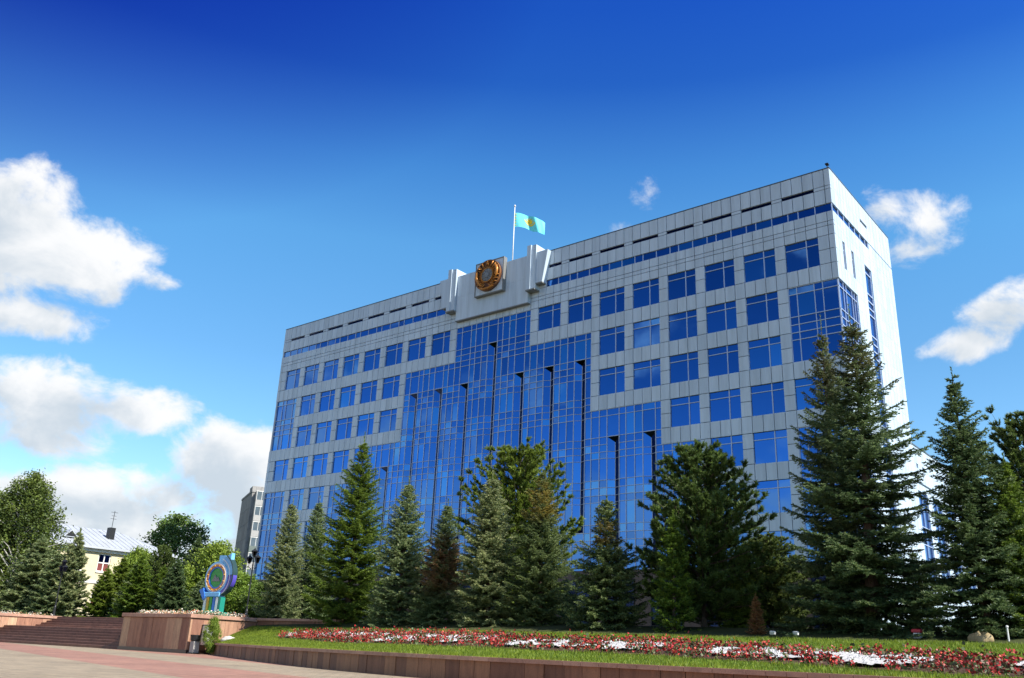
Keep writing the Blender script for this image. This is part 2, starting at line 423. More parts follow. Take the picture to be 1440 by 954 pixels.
# raised terrace: from the lawn's back edge (and the planter / steps line) away to the horizon
g = MB(); line = [(30, 26, ZB)] + [(p.x, p.y, ZB) for p in reversed(_bc)][1:] + [(-39.3, 28.0, ZT-.02), (-39.5, 24.9, ZT-.1), (-45.0, 24.9, ZT-.1), (-45.35, 30.35, ZT), (-64.4, 30.35, ZT), (-64.8, 24.9, ZT-.1), (-95, 24.9, ZT-.1)]
vv = []
for (x, y, z) in line:
    d = Vector((x, y, 0)).normalized()
    vv += [(x, y, z), (x+d.x*3.2, y+d.y*3.2, ZT), (x+d.x*400, y+d.y*400, ZT), (x+d.x*3500, y+d.y*3500, ZT)]
fs = []
for i in range(len(line)-1):
    for j in range(3): fs.append((i*4+j, i*4+j+1, (i+1)*4+j+1, (i+1)*4+j))
g.add(vv, fs)
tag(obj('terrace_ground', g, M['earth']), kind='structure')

# ------------------------------------------------------------------ walls, planters, steps
def slab_face(mb, p0, p1, z0, z1, thick, wd, outn, jit=.01):
    """row of upright stone slabs from p0 to p1, standing proud of the wall by thick in direction outn"""
    p0 = Vector((*p0, 0)); p1 = Vector((*p1, 0)); L = (p1-p0).length; d = (p1-p0)/L; n = Vector((*outn, 0)); x = 0
    while x < L-1e-3:
        k = min(L-x, wd*random.uniform(.75, 1.3))
        if L-x-k < .15: k = L-x
        a = p0+d*(x+.006); b = p0+d*(x+k-.006); t = thick+random.uniform(-jit, jit)
        vs = [a, b, b+n*t, a+n*t]
        mb.add([(*q.xy, z0) for q in vs]+[(*q.xy, z1) for q in vs],
               [(0, 3, 2, 1), (4, 5, 6, 7), (0, 1, 5, 4), (1, 2, 6, 5), (2, 3, 7, 6), (3, 0, 4, 7)]); x += k
rw = thing('retaining_wall', 'low curved retaining wall of brown upright stone slabs edging the lawn', 'wall', (-14.5, 15.9, 0))
clad = MB(); cop = MB()
acc = 0
for i in range(len(FC)-1):
    a, b = FC[i], FC[i+1]; d = (b-a).normalized(); n = Vector((d.y, -d.x, 0))
    slab_face(clad, (a+n*.0).xy, (b+n*.0).xy, -.02, .44, .09, .5, n.xy, .012)
    d2 = (FC[min(i+2, len(FC)-1)]-b); d2 = d2.normalized() if d2.length > 1e-6 else d; n2 = Vector((d2.y, -d2.x, 0))
    e = d*.004
    q = [a+n*.16+e, b+n*.16-e, b-n*.22-e, a-n*.22+e]
    if i % 2 == 0: rr = random.random()
    cop.add([(*k.xy, .44) for k in q]+[(*k.xy, .525) for k in q], [(0, 1, 2, 3)[::-1], (4, 5, 6, 7), (0, 1, 5, 4), (1, 2, 6, 5), (2, 3, 7, 6), (3, 0, 4, 7)], rr)
M['granite_low'] = stone_mat('brown_wall_slabs', [(0, (.15, .07, .042)), (.5, (.21, .10, .058)), (1, (.29, .15, .08))])
obj('cladding', clad, M['granite_low'], rw); obj('coping', cop, M['coping'], rw)

def planter(name, label, x0, x1, y0, y1, loc):
    t = thing(name, label, 'planter', loc)
    c = MB(); k = MB()
    c.box(x0+.1, x1-.1, y0+.1, y1, -.02, 1.62, .2)
    slab_face(c, (x0, y0+.1), (x1, y0+.1), .0, 1.58, .1, .55, (0, -1))
    slab_face(c, (x1-.1, y0+.1), (x1-.1, y1), .0, 1.58, .1, .55, (1, 0))
    slab_face(c, (x0+.1, y0+.1), (x0+.1, y1), .0, 1.58, .1, .55, (-1, 0))
    b = MB(); b.box(x0-.03, x1+.03, y0-.03, y1, -.02, .16, .1)
    x = x0-.08
    while x < x1+.07:
        e = min(x+1.2, x1+.08); k.bevbox(x+.003, e-.003, y0-.08, y0+.42, 1.6, 1.78, .012); x = e
    y = y0+.42
    while y < y1-.01:
        e = min(y+1.2, y1)
        k.bevbox(x1-.42, x1+.08, y+.003, e-.003, 1.6, 1.78, .012); k.bevbox(x0-.08, x0+.42, y+.003, e-.003, 1.6, 1.78, .012); y = e
    s = MB(); s.box(x0+.4, x1-.4, y0+.4, y1, 1.6, 1.72)
    obj('cladding', c, M['granite'], t); obj('plinth', b, M['granite_dark'], t); obj('coping', k, M['coping'], t); obj('soil', s, M['earth'], t)
    return t
planter('stone_planter', 'big pink granite planter box carrying the round monument, beside the steps', -45.3, -39.1, 24.5, 28.25, (-42.2, 26.4, 0))
planter('stone_planter', 'pink granite planter box at the far left side of the steps, sunlit side wall', -74, -64.4, 24.5, 30.3, (-69, 27.5, 0))
st = thing('garden_steps', 'wide brown stone steps in two flights between the granite planters', 'steps', (-54.8, 27.5, 0))
lo = MB(); n1 = 7
for i in range(n1):
    lo.bevbox(-64.3, -45.4, 24.6+i*.33, 24.6+i*.33+(.36 if i < n1-1 else .36), -.02, 1.03*(i+1)/n1, .012)
ld = MB(); ld.box(-64.3, -45.4, 24.6+n1*.33+.03, 28.6, -.02, 1.045)
up = MB()
for i in range(5): up.bevbox(-64.3, -45.4, 28.6+i*.34, 28.6+i*.34+.37, -.02, 1.03+.72*(i+1)/5, .012)
obj('flight', lo, M['step'], st); obj('landing', ld, M['coping'], st); obj('flight', up, M['step'], st)
gw = thing('garden_wall', 'dark low stone wall behind the lawn, running from the planter under the spruces', 'wall', (-36, 28.1, 1))
c = MB(); slab_face(c, (-39.0, 28.3), (-33, 28.3), 1.0, 1.66, .1, .6, (0, -1)); c.box(-39.0, -33, 28.3, 28.55, 1.0, 1.66)
k = MB(); k.bevbox(-39.0, -32.95, 28.12, 28.6, 1.66, 1.78, .012)
obj('cladding', c, M['granite_low'], gw); obj('coping', k, M['coping'], gw)

# ------------------------------------------------------------------ the office building
S = .85; CX = 23.60634663; CZ = -35.85757056
YF = 60.096; XR = -18.75; XL = -85.15; DEPTH = 14.6
UX = lambda u: (u-CX)*S
VZ = lambda v: (v-CZ)*S+.62
UC = -37.55
bld = thing('office_building', 'large grey panelled government office block with stepped blue glass curtain wall', 'building', (-52, 67, ZT))
FLH = 4.243; NROW = 7
VB = -28.2
def curtain_half(v):          # half width of the stepped curtain wall at height v (panel units from the centre)
    if v > 0: return 0
    if v > -FLH: return 5.5
    if v > -3*FLH: return 13.55
    if v > -4*FLH: return 21.55
    return 25.55
wins = []                     # ordinary windows (u0, u1, v0, v1)
cols_by_row = {1: range(1, 9), 2: range(2, 7), 3: range(2, 7), 4: range(1, 5), 5: range(2, 4), 6: range(2, 4), 7: range(2, 4)}
for r_ in range(1, NROW+1):
    v1 = -(r_-1)*FLH; v0 = v1-2.71
    for k in cols_by_row[r_]:
        ur = -(k-1)*4.0
        wins.append((ur-3, ur, v0, v1)); wins.append((2*UC-ur, 2*UC-ur+3, v0, v1))
corner_v = [(-2*FLH-2.71, -FLH), (VB, -4*FLH)]
corners = [(-3, 1.56, a, b) for a, b in corner_v] + [(2*UC-1.56, 2*UC+3, a, b) for a, b in corner_v]
slots = []
for k in range(1, 9):
    ur = -(k-1)*4.0
    if abs(ur-1.5-UC) < 8: continue
    slots += [(ur-3, ur, 4.5, 4.83), (2*UC-ur, 2*UC-ur+3, 4.5, 4.83)]
RIB = 7.6                      # the ribbon window stops at the centrepiece
def is_hole(u, v):
    if VB-.01 < v < 0 and abs(u-UC) < curtain_half(v): return True
    for a in (wins, corners, slots):
        for (u0, u1, v0, v1) in a:
            if u0 < u < u1 and v0 < v < v1: return True
    return 2.28 < v < 3.05 and abs(u-UC) > RIB
ur_ = [1.56, 1.0] + [-float(i) for i in range(0, 32)] + [-32.05]
us = sorted(set(ur_ + [2*UC-u for u in ur_] + [-32.05-i for i in range(1, 12)]))
vs_ = [6.53, 4.83, 4.5, 3.05, 2.28, 1.33, .9, 0]
for r_ in range(1, NROW+1):
    t_ = -(r_-1)*FLH; vs_ += [t_-1.35, t_-2.71]
    if r_ < NROW: vs_.append(t_-FLH)
vs_[-1] = VB
cladding = MB()
gap = .024
def panel(mb, x0, x1, y, z0, z1, dep=.2, axis='y', tilt=.0016):
    a = [random.uniform(-tilt, tilt) for _ in range(2)]
    w2, h2 = (x1-x0)/2, (z1-z0)/2
    f = lambda sx, sz: a[0]*sx*w2 + a[1]*sz*h2
    P = [(x0, -1, -1), (x1, 1, -1), (x1, 1, 1), (x0, -1, 1)]
    fr = []; bk = []
    for (x, sx, sz) in P:
        z = z0 if sz < 0 else z1
        if axis == 'y': fr.append((x, y+f(sx, sz), z)); bk.append((x, y+dep, z))
        else: fr.append((y-f(sx, sz), x, z)); bk.append((y-dep, x, z))
    mb.add(fr+bk, [(0, 1, 2, 3), (0, 4, 5, 1), (1, 5, 6, 2), (2, 6, 7, 3), (3, 7, 4, 0)])
for i in range(len(us)-1):
    for j in range(len(vs_)-1):
        u0, u1, v1, v0 = us[i], us[i+1], vs_[j], vs_[j+1]
        um, vm = (u0+u1)/2, (v0+v1)/2
        if is_hole(um, vm): continue
        panel(cladding, UX(u0)+gap, UX(u1)-gap, YF, VZ(v0)+gap, VZ(v1)-gap)
# side face (+X), white in the sun; the same panels
sy = [0, .78, 1.58, 2.06, 2.8, 3.55, 4.05, 4.9, 5.78, 6.65, 8.33, 9.2, 10.1, 11, 11.9, 12.8, 13.7, DEPTH]
sv = vs_ + [VB-1.8, VB-3.6, VB-5.0]
side_holes = [(1.58, 2.06, VZ(-2.62), VZ(.02)), (3.55, 4.05, VZ(-2.62), VZ(.02)),
              (1.58, 2.06, VZ(-3*FLH-2.62), VZ(-3*FLH)), (3.55, 4.05, VZ(-3*FLH-2.62), VZ(-3*FLH)),
              (6.65, 8.33, VZ(-28.2), VZ(.02)), (6.65, 8.33, VZ(4.5), VZ(4.83)),
              (0, 4.05, VZ(-2*FLH-2.71), VZ(-FLH)), (0, 4.05, VZ(VB), VZ(-4*FLH)), (0, 8.33, VZ(2.28), VZ(3.05))]
def side_hole(y, z):
    return any(a < y < b and c < z < d for a, b, c, d in side_holes)
for i in range(len(sy)-1):
    for j in range(len(sv)-1):
        y0, y1, z1, z0 = sy[i], sy[i+1], VZ(sv[j]), VZ(sv[j+1])
        if side_hole((y0+y1)/2, (z0+z1)/2): continue
        gp_ = .006
        panel(cladding, YF+y0+(gap if i else .2), YF+y1-gp_, XR, z0+gp_, z1-gp_, axis='x', tilt=.0005)
obj('wall', cladding, M['alu'], bld)
core = MB()
core.box(XL+.2, XR-.22, YF+.8, YF+DEPTH-.2, 0, VZ(6.45))
obj('inner_wall', core, M['dark'], bld)
back = MB()
back.box(XL, XR-.01, YF+DEPTH-.2, YF+DEPTH, 0, VZ(6.53)); back.box(XL, XL+.2, YF+.01, YF+DEPTH-.2, 0, VZ(6.53))
obj('rear_wall', back, M['alu_plain'], bld)
roof = MB()
roof.box(XL-.03, XR+.03, YF-.03, YF+.35, VZ(6.53)+.003, VZ(6.53)+.06); roof.box(XR-.35, XR+.03, YF+.35, YF+DEPTH+.03, VZ(6.53)+.003, VZ(6.53)+.06)
roof.box(XL-.03, XL+.35, YF+.35, YF+DEPTH+.03, VZ(6.53)+.003, VZ(6.53)+.06); roof.box(XL+.35, XR-.35, YF+.35, YF+DEPTH, VZ(6.0), VZ(6.1))
M['coping_metal'] = simple('dark_roof_edge', (.12, .14, .17), .4, .4)
obj('roof_edge', roof, M['coping_metal'], bld)

def pane(mb, x0, x1, y, z0, z1, axis='y', tilt=.007, rnd=None):
    a = [random.gauss(0, tilt) for _ in range(2)]; w2, h2 = (x1-x0)/2, (z1-z0)/2
    vs = []
    for (x, sx, z, sz) in ((x0, -1, z0, -1), (x1, 1, z0, -1), (x1, 1, z1, 1), (x0, -1, z1, 1)):
        o = a[0]*sx*w2+a[1]*sz*h2
        vs.append((x, y+o, z) if axis == 'y' else (y-o, x, z))
    mb.add(vs, [(0, 1, 2, 3)], rnd)
def bar(mb, x0, x1, y, z0, z1, axis='y', t=.07):
    if axis == 'y': mb.box(x0, x1, y-t, y+.02, z0, z1)
    else: mb.box(y-.02, y+t, x0, x1, z0, z1)
GY = YF+.15
fw = .035
for (u0, u1, v0, v1) in wins:
    x0, x1, z0, z1 = UX(u0), UX(u1), VZ(v0), VZ(v1)
    xm = x0+(x1-x0)*.64; zt = z1-(z1-z0)*.24
    g = MB()
    k = random.random()
    for (a, b) in ((x0, xm), (xm, x1)):
        for (c, d) in ((z0, zt), (zt, z1)): pane(g, a, b, GY, c, d, rnd=min(1, max(0, k*.6+random.random()*.4)))
    wn = obj('window', g, M['glass'], bld)
    f = MB()
    bar(f, xm-fw, xm+fw, GY, z0, z1); bar(f, x0, x1, GY, zt-fw*.8, zt+fw*.8, t=.065)
    fo = obj('frame', f, M['frame'], wn)
def glazing(mb_g, mb_f, xs, zs, y, axis='y', tilt=.006, w=.03):
    for i in range(len(xs)-1):
        for j in range(len(zs)-1): pane(mb_g, xs[i], xs[i+1], y, zs[j], zs[j+1], axis, tilt)
    for x in xs: bar(mb_f, x-w, x+w, y, zs[0], zs[-1], axis)
    for z in zs: bar(mb_f, xs[0]-w, xs[-1]+w, y, z-w, z+w, axis, .064)
def vlines(v0, v1):
    L = []
    for r_ in range(0, 8):
        for o in (0, -.67, -2.78, -3.52):
            v = -r_*FLH+o
            if v0+.2 < v < v1-.2: L.append(v)
    return [VZ(v) for v in [v0]+sorted(L)+[v1]]
for (u0, u1, v0, v1) in corners:
    g = MB(); f = MB(); zs = vlines(v0, v1)
    right = u0 > UC
    if right: xs = [UX(u0), UX(u0+.75), UX(u0+2.3), UX(u0+3.05), UX(u1)-.17]
    else: xs = [UX(u0)+.17, UX(u1-3.05), UX(u1-2.3), UX(u1-.75), UX(u1)]
    glazing(g, f, xs, zs, GY)
    if right:
        ys = [GY+.02, YF+1.05, YF+1.65, YF+2.95, YF+3.5, YF+4.05]
        g2 = MB(); f2 = MB(); glazing(g2, f2, ys, zs, XR-.15, 'x')
        o2 = obj('corner_glazing', g2, M['glass'], bld); obj('frame', f2, M['frame'], o2)
    o = obj('corner_glazing', g, M['glass'], bld); obj('frame', f, M['frame'], o)
# ribbon window under the attic and the attic slots
z0, z1 = VZ(2.28), VZ(3.05)
for (ua, ub) in ((UC+RIB, 1.45), (2*UC-1.45, UC-RIB)):
    g = MB(); f = MB()
    u = ua; ks = [1.55, 1.55, .95]; i = 0
    while u < ub-.01:
        e = min(u+ks[i % 3], ub); pane(g, UX(u), UX(e), YF+.12, z0, z1); bar(f, UX(e)-.03, UX(e)+.03, YF+.12, z0, z1); u = e; i += 1
    o = obj('ribbon_window', g, M['glass'], bld); obj('frame', f, M['frame'], o)
g = MB(); f = MB(); y = YF+.15
while y < YF+8.3:
    e = min(y+1.25, YF+8.33); pane(g, y, e, XR-.13, z0, z1, 'x'); bar(f, e-.05, e+.05, XR-.13, z0, z1, 'x'); y = e
o = obj('ribbon_window', g, M['glass'], bld); obj('frame', f, M['frame'], o)
for (u0, u1, v0, v1) in slots:
    g = MB(); pane(g, UX(u0), UX(u0)+(UX(u1)-UX(u0))*.52, YF+.13, VZ(v0), VZ(v1)); pane(g, UX(u0)+(UX(u1)-UX(u0))*.52, UX(u1), YF+.13, VZ(v0), VZ(v1))
    obj('slot_window', g, M['glass_dark'], bld)
g = MB(); pane(g, YF+6.65, YF+8.33, XR-.13, VZ(4.5), VZ(4.83), 'x'); obj('slot_window', g, M['glass_dark'], bld)
for (a, b, c, d) in side_holes[:4]:
    g = MB(); f = MB(); glazing(g, f, [YF+a, YF+b], [c, c+.7*(d-c), d], XR-.15, 'x'); o = obj('slit_window', g, M['glass_dark'], bld); obj('frame', f, M['frame'], o)
g = MB(); f = MB(); glazing(g, f, [YF+6.65, YF+8.33], vlines(-28.2, .02), XR-.16, 'x', w=.05); o = obj('stair_window', g, M['glass'], bld); obj('frame', f, M['frame'], o)
# thin shadow joint continuing the ribbon round the side
j = MB(); j.box(XR-.02, XR+.012, YF+8.4, YF+DEPTH, VZ(3.05)-.07, VZ(3.05)); obj('joint_strip', j, M['coping_metal'], bld)

# stepped curtain wall: panes with mullions every pitch as in the photo, broken by upright V-shaped notches
notch_top = {0: -2.78, 1: -FLH-2.78, 2: -FLH-2.78, 3: -FLH-2.78, 4: -3*FLH-2.78, 5: -3*FLH-2.78}
notch_bot = {0: -24.7, 1: -24.7, 2: -24.7, 3: -24.7, 4: -28.15, 5: -28.15}
NA = lambda k: -38.13+4.02*k      # left edge of notch k
cg = MB(); cf = MB()
mull = []
for k in range(-7, 8):
    a = NA(k); mull += [a, a+1.4, a+2.15, a+3.12]
mull = sorted(mull)
zall = sorted(set([0.0, -28.2] + [-r_*FLH+o for r_ in range(0, 8) for o in (0, -.67, -2.78, -3.52)]), reverse=True)
zall = [v for v in zall if v >= -28.2]
CY = YF+.1
def in_notch(u, v):
    for k in range(-5, 6):
        if NA(k) < u < NA(k)+1.4 and notch_bot[abs(k)] < v < notch_top[abs(k)]: return True
    return False
for j in range(len(zall)-1):
    v1, v0 = zall[j], zall[j+1]; h = curtain_half((v0+v1)/2)
    e = [UC-h] + [m_ for m_ in mull if UC-h+.15 < m_ < UC+h-.15] + [UC+h]
    for i in range(len(e)-1):
        if in_notch((e[i]+e[i+1])/2, (v0+v1)/2): continue
        pane(cg, UX(e[i]), UX(e[i+1]), CY, VZ(v0), VZ(v1), tilt=.006)
        bar(cf, UX(e[i])-.028, UX(e[i])+.028, CY, VZ(v0), VZ(v1), t=.06)
        bar(cf, UX(e[i]), UX(e[i+1]), CY, VZ(v1)-.022, VZ(v1)+.022, t=.054)
    bar(cf, UX(e[-1])-.028, UX(e[-1])+.028, CY, VZ(v0), VZ(v1), t=.06)
cw = obj('curtain_wall', cg, M['glass'], bld); obj('mullions', cf, M['frame'], cw)
for k in range(-5, 6):           # upright V notches with chamfered head and sill
    nf = MB(); nl = MB(); nd = MB(); nb_ = MB()
    t_, b_ = notch_top[abs(k)], notch_bot[abs(k)]
    A = UX(NA(k)); B = UX(NA(k)+1.4); Cx = UX(NA(k)+.72); Yc = CY+.32
    ch = .48; zt, zb = VZ(t_), VZ(b_)
    nd.add([(A, CY, zt), (B, CY, zt), (Cx, Yc, zt-ch)], [(0, 1, 2)])
    ns_ = MB(); ns_.add([(A, CY, zb), (B, CY, zb), (Cx, Yc, zb+ch)], [(0, 2, 1)])
    zs = [zb]+[VZ(v) for v in sorted(v for v in zall if b_+.8 < v < t_-.8)]+[zt]
    for i in range(len(zs)-1):
        a0, a1 = zs[i], zs[i+1]
        c0 = max(min(a0, zt-ch), zb+ch); c1 = max(min(a1, zt-ch), zb+ch)
        nl.add([(A, CY, a0), (Cx, Yc, c0), (Cx, Yc, c1), (A, CY, a1)], [(0, 1, 2, 3)])
        nf.add([(Cx, Yc, c0), (B, CY, a0), (B, CY, a1), (Cx, Yc, c1)], [(0, 1, 2, 3)])
        if 0 < i: nb_.tube([(A, CY-.01, a0), (Cx, Yc-.03, a0), (B, CY-.01, a0)], .026, 5)
    for z in (zt, zb): nb_.box(A, B, CY-.06, CY+.01, z-.03, z+.03)
    nb_.tube([(Cx, Yc-.03, zb+ch), (Cx, Yc-.03, zt-ch)], .03, 5)
    for x in (A, B): nb_.box(x-.03, x+.03, CY-.058, CY+.012, zb, zt)
    no = obj('facade_notch', nl, M['glass'], bld)
    obj('reveal', nf, M['glass_dark'], no); obj('head', nd, M['glass_dark'], no); obj('sill', ns_, M['glass_dark'], no); obj('bars', nb_, M['frame'], no)  # darker glass tint here stands in for the dark reflections of these faces

# granite ground floor
gf = MB(); zt = VZ(VB)-.02
x = XL
while x < XR-.3:
    e = min(x+1.7, XR-.21)
    for (a, b) in ((1.6, 3.4), (3.4, 5.3), (5.3, zt)):
        gf.box(x+.006, e-.006, YF+.04, YF+.3, a+.006, b-.006)
    x = e
obj('ground_floor_cladding', gf, M['granite_dark'], bld)
for i in range(16):
    xa = XL+1.2+i*4.1
    g = MB(); f = MB(); glazing(g, f, [xa, xa+1.3, xa+2.6], [3.0, 5.6, 6.4], YF+.02); o = obj('ground_floor_window', g, M['glass_dark'], bld); obj('frame', f, M['iron'], o)
pl = MB(); pl.box(XR-.01, XR+.06, YF+.05, YF+DEPTH, 1.6, 2.9); obj('side_plinth', pl, M['granite_dark'], bld)

# centrepiece over the entrance axis: slab, pilasters, tapered brackets, emblem plate
cp = MB(); w_ = 5.4
for i in range(6):
    u0 = UC-w_+i*2*w_/6; u1 = u0+2*w_/6
    for (a, b) in ((.77, 3.7), (3.7, 6.5)): cp.box(UX(u0)+.004, UX(u1)-.004, YF-.4, YF-.05, VZ(a)+.004, VZ(b)-.004)
cp.box(UX(UC-w_)+.02, UX(UC+w_)-.02, YF-.06, YF+1.2, VZ(.8), VZ(6.48))
ca = obj('entablature', cp, M['alu'], bld)
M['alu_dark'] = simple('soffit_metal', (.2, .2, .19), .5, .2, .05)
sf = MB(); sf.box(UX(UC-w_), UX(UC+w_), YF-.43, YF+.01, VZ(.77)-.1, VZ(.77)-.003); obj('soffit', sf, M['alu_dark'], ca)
for sgn in (-1, 1):
    p = MB()
    a, b = sorted((UC+sgn*(w_+.02), UC+sgn*(w_+1.2)))
    p.box(UX(a), UX((a+b)/2)-.05, YF-.8, YF+1.9, VZ(2.05), VZ(7.45)); p.box(UX((a+b)/2)-.05, UX(b), YF-.68, YF+1.8, VZ(2.06), VZ(7.40))
    po = obj('pilaster', p, M['alu'], bld)
    q = MB(); q.box(UX(a)-.03, UX(b)+.03, YF-.84, YF+.01, VZ(2.05)-.13, VZ(2.05)-.004); obj('pilaster_foot', q, M['alu_dark'], po)
    t = MB()
    c0 = UC+sgn*(w_+1.22); poly = [(c0, 6.45), (UC+sgn*(w_+2.75), 6.45), (UC+sgn*(w_+2.05), 2.72), (c0, 2.72)]
    t.prism([(UX(x), VZ(z)) for x, z in poly], lambda P, k: (P[0], k, P[1]), YF-.6, YF+1.4)
    b_ = obj('bracket', t, M['alu'], bld)
    q = MB(); q.box(min(UX(c0), UX(poly[2][0]))-.02, max(UX(c0), UX(poly[2][0]))+.03, YF-.63, YF+.01, VZ(2.72)-.12, VZ(2.72)-.004); obj('bracket_foot', q, M['alu_dark'], b_)
pt = MB(); hw = 2.02
pt.box(UX(UC-hw), UX(UC+hw), YF-.82, YF-.38, VZ(2.95), VZ(6.93))
plate = obj('emblem_plate', pt, M['alu'], bld)
fr = MB(); x0, x1, z0, z1 = UX(UC-hw), UX(UC+hw), VZ(2.95), VZ(6.93)
for (a, b, c, d) in ((x0-.09, x1+.09, z0-.1, z0-.003), (x0-.09, x1+.09, z1+.003, z1+.09), (x0-.09, x0-.003, z0, z1), (x1+.003, x1+.09, z0, z1)):
    fr.box(a, b, YF-.87, YF-.36, c, d)
obj('plate_frame', fr, M['alu_dark'], plate)
# round golden emblem
ex, ez, er = UX(UC), VZ(5.05), 1.62
Y0 = YF-.83
def disc(mb, r0, r1, y0, y1, n=48, cx=ex, cz=ez, sx=1, rnd=None):
    for i in range(n):
        a, b = 2*math.pi*i/n, 2*math.pi*(i+1)/n
        P = lambda r, t: (cx+r*sx*math.cos(t), cz+r*math.sin(t))
        poly = [P(r0, a), P(r1, a), P(r1, b), P(r0, b)] if r0 > 0 else [(cx, cz), P(r1, a), P(r1, b)]
        mb.prism(poly, lambda q, k: (q[0], k, q[1]), y1, y0, rnd)
d1 = MB(); disc(d1, 0, er, Y0-.22, Y0); emb = obj('emblem', d1, M['brown'], bld)
ring = MB(); disc(ring, er*.93, er*1.0, Y0-.34, Y0-.2); obj('emblem_ring', ring, M['rim'], emb)
ring = MB(); disc(ring, er*.42, er*.48, Y0-.4, Y0-.2); obj('emblem_ring', ring, M['gold'], emb)
ct = MB(); disc(ct, 0, er*.40, Y0-.36, Y0-.2, 32)
for k in (-.35, 0, .35):
    L = er*.40*math.sqrt(1-k*k*1.2)
    ct.tube([(ex-L, Y0-.38, ez+k*er*.4), (ex+L, Y0-.38, ez+k*er*.4)], .05, 6); ct.tube([(ex+k*er*.4, Y0-.39, ez-L), (ex+k*er*.4, Y0-.39, ez+L)], .05, 6)
disc(ct, 0, er*.16, Y0-.46, Y0-.36, 20, ex, ez)
obj('emblem_centre', ct, M['emgrey'], emb)
rays = MB()
for i in range(36):
    t = 2*math.pi*(i+.5)/36
    if -2.1 < t-2*math.pi < -1.05 or 4.2 < t < 5.25: continue
    rays.tube([(ex+er*.48*math.cos(t), Y0-.25, ez+er*.48*math.sin(t)), (ex+er*.70*math.cos(t), Y0-.28, ez+er*.70*math.sin(t))], [.05, .025], 6)
obj('emblem_rays', rays, M['gold'], emb)
for s_ in (-1, 1):           # winged horse on either side: body curve, neck, wing feathers
    hb = MB()
    hb.tube([(ex+s_*er*.30, Y0-.34, ez-er*.72), (ex+s_*er*.60, Y0-.40, ez-er*.52), (ex+s_*er*.78, Y0-.44, ez-er*.1), (ex+s_*er*.80, Y0-.44, ez+er*.25), (ex+s_*er*.66, Y0-.42, ez+er*.52), (ex+s_*er*.50, Y0-.36, ez+er*.46)], [.05, .12, .17, .15, .12, .05], 8)
    for q in range(5):
        t = R(200+q*14) if s_ < 0 else R(340-q*14)
        hb.tube([(ex+er*.62*math.cos(t), Y0-.36, ez+er*.62*math.sin(t)), (ex+er*.78*math.cos(t+.12*s_), Y0-.42, ez+er*.78*math.sin(t+.12*s_)), (ex+er*.95*math.cos(t+.2*s_), Y0-.34, ez+er*.95*math.sin(t+.2*s_))], [.06, .075, .03], 6)
    for q in range(3):
        t = R(118+q*16) if s_ < 0 else R(62-q*16)
        hb.tube([(ex+er*.55*math.cos(t), Y0-.38, ez+er*.55*math.sin(t)), (ex+er*.92*math.cos(t), Y0-.34, ez+er*.92*math.sin(t))], [.04, .09], 6)
    obj('emblem_horse', hb, M['gold'], emb, smooth=True)
stp = []
for i in range(10):
    t = math.pi/2+math.pi*i/5; r_ = (.25 if i % 2 == 0 else .1)
    stp.append((ex+r_*math.cos(t), ez+er*.78+r_*math.sin(t)))
sm = MB(); sm.prism(stp, lambda q, k: (q[0], k, q[1]), Y0-.2, Y0-.42); obj('emblem_star', sm, M['gold'], emb)
bn = MB(); bn.tube([(ex-er*.5, Y0-.36, ez-er*.78), (ex-er*.2, Y0-.42, ez-er*.9), (ex+er*.2, Y0-.42, ez-er*.9), (ex+er*.5, Y0-.36, ez-er*.78)], .12, 8); obj('emblem_ribbon', bn, M['gold'], emb)

# lower rear wing
wing = thing('office_wing', 'low white rear wing joined to the sunlit end of the office block', 'building', (-30, 88, ZT))
wp = MB(); wy0, wy1, wz = YF+DEPTH+.05, YF+44, 18.05
ws = [wy0+i*.95 for i in range(int((wy1-wy0)/.95)+1)]
wzs = [1.6, 2.9, 4.3, 5.8, 7.2, 8.6, 10.0, 11.4, 12.9, 14.35, 15.08, 16.25, 16.6, wz]
wh = [(wy0+.7, wy0+1.2, 16.25, 16.6), (wy0+2.4, wy0+2.9, 16.25, 16.6), (wy0+.3, wy0+3, 7.2, 14.35), (wy0+4.6, wy0+7.4, 7.2, 14.35), (wy0+9, wy0+12, 7.2, 14.35), (wy0+13.5, wy0+16.4, 7.2, 14.35)]
ws = sorted(set(ws+[y for h in wh for y in h[:2]]))
for i in range(len(ws)-1):
    if ws[i+1]-ws[i] < .04: continue
    for j in range(len(wzs)-1):
        ym, zm = (ws[i]+ws[i+1])/2, (wzs[j]+wzs[j+1])/2
        if any(a < ym < b and c < zm < d for a, b, c, d in wh): continue
        panel(wp, ws[i]+.006, ws[i+1]-.006, XR-.02, wzs[j]+.006, wzs[j+1]-.006, axis='x', tilt=.0005)
obj('wall', wp, M['alu'], wing)
wc = MB(); wc.box(-45, XR-.24, wy0, wy1, 0, wz-.1); obj('inner_wall', wc, M['dark'], wing)
wl = MB(); wl.box(XR-.04, XR+.05, wy0, wy1, 15.0, 15.08); obj('joint_strip', wl, M['coping_metal'], wing)
wr = MB(); wr.box(-45, XR+.03, wy0, wy1, wz+.003, wz+.1); obj('roof', wr, M['coping_metal'], wing)
for n, (a, b, c, d) in enumerate(wh):
    g = MB(); f = MB()
    glazing(g, f, [a, (a+b)/2, b] if n > 1 else [a, b], [c, c+1.4, c+2.9, c+4.3, c+5.8, d] if n > 1 else [c, d], XR-.17, 'x')
    o = obj('window', g, M['glass_dark'] if n < 2 else M['glass'], wing); obj('frame', f, M['frame'], o)

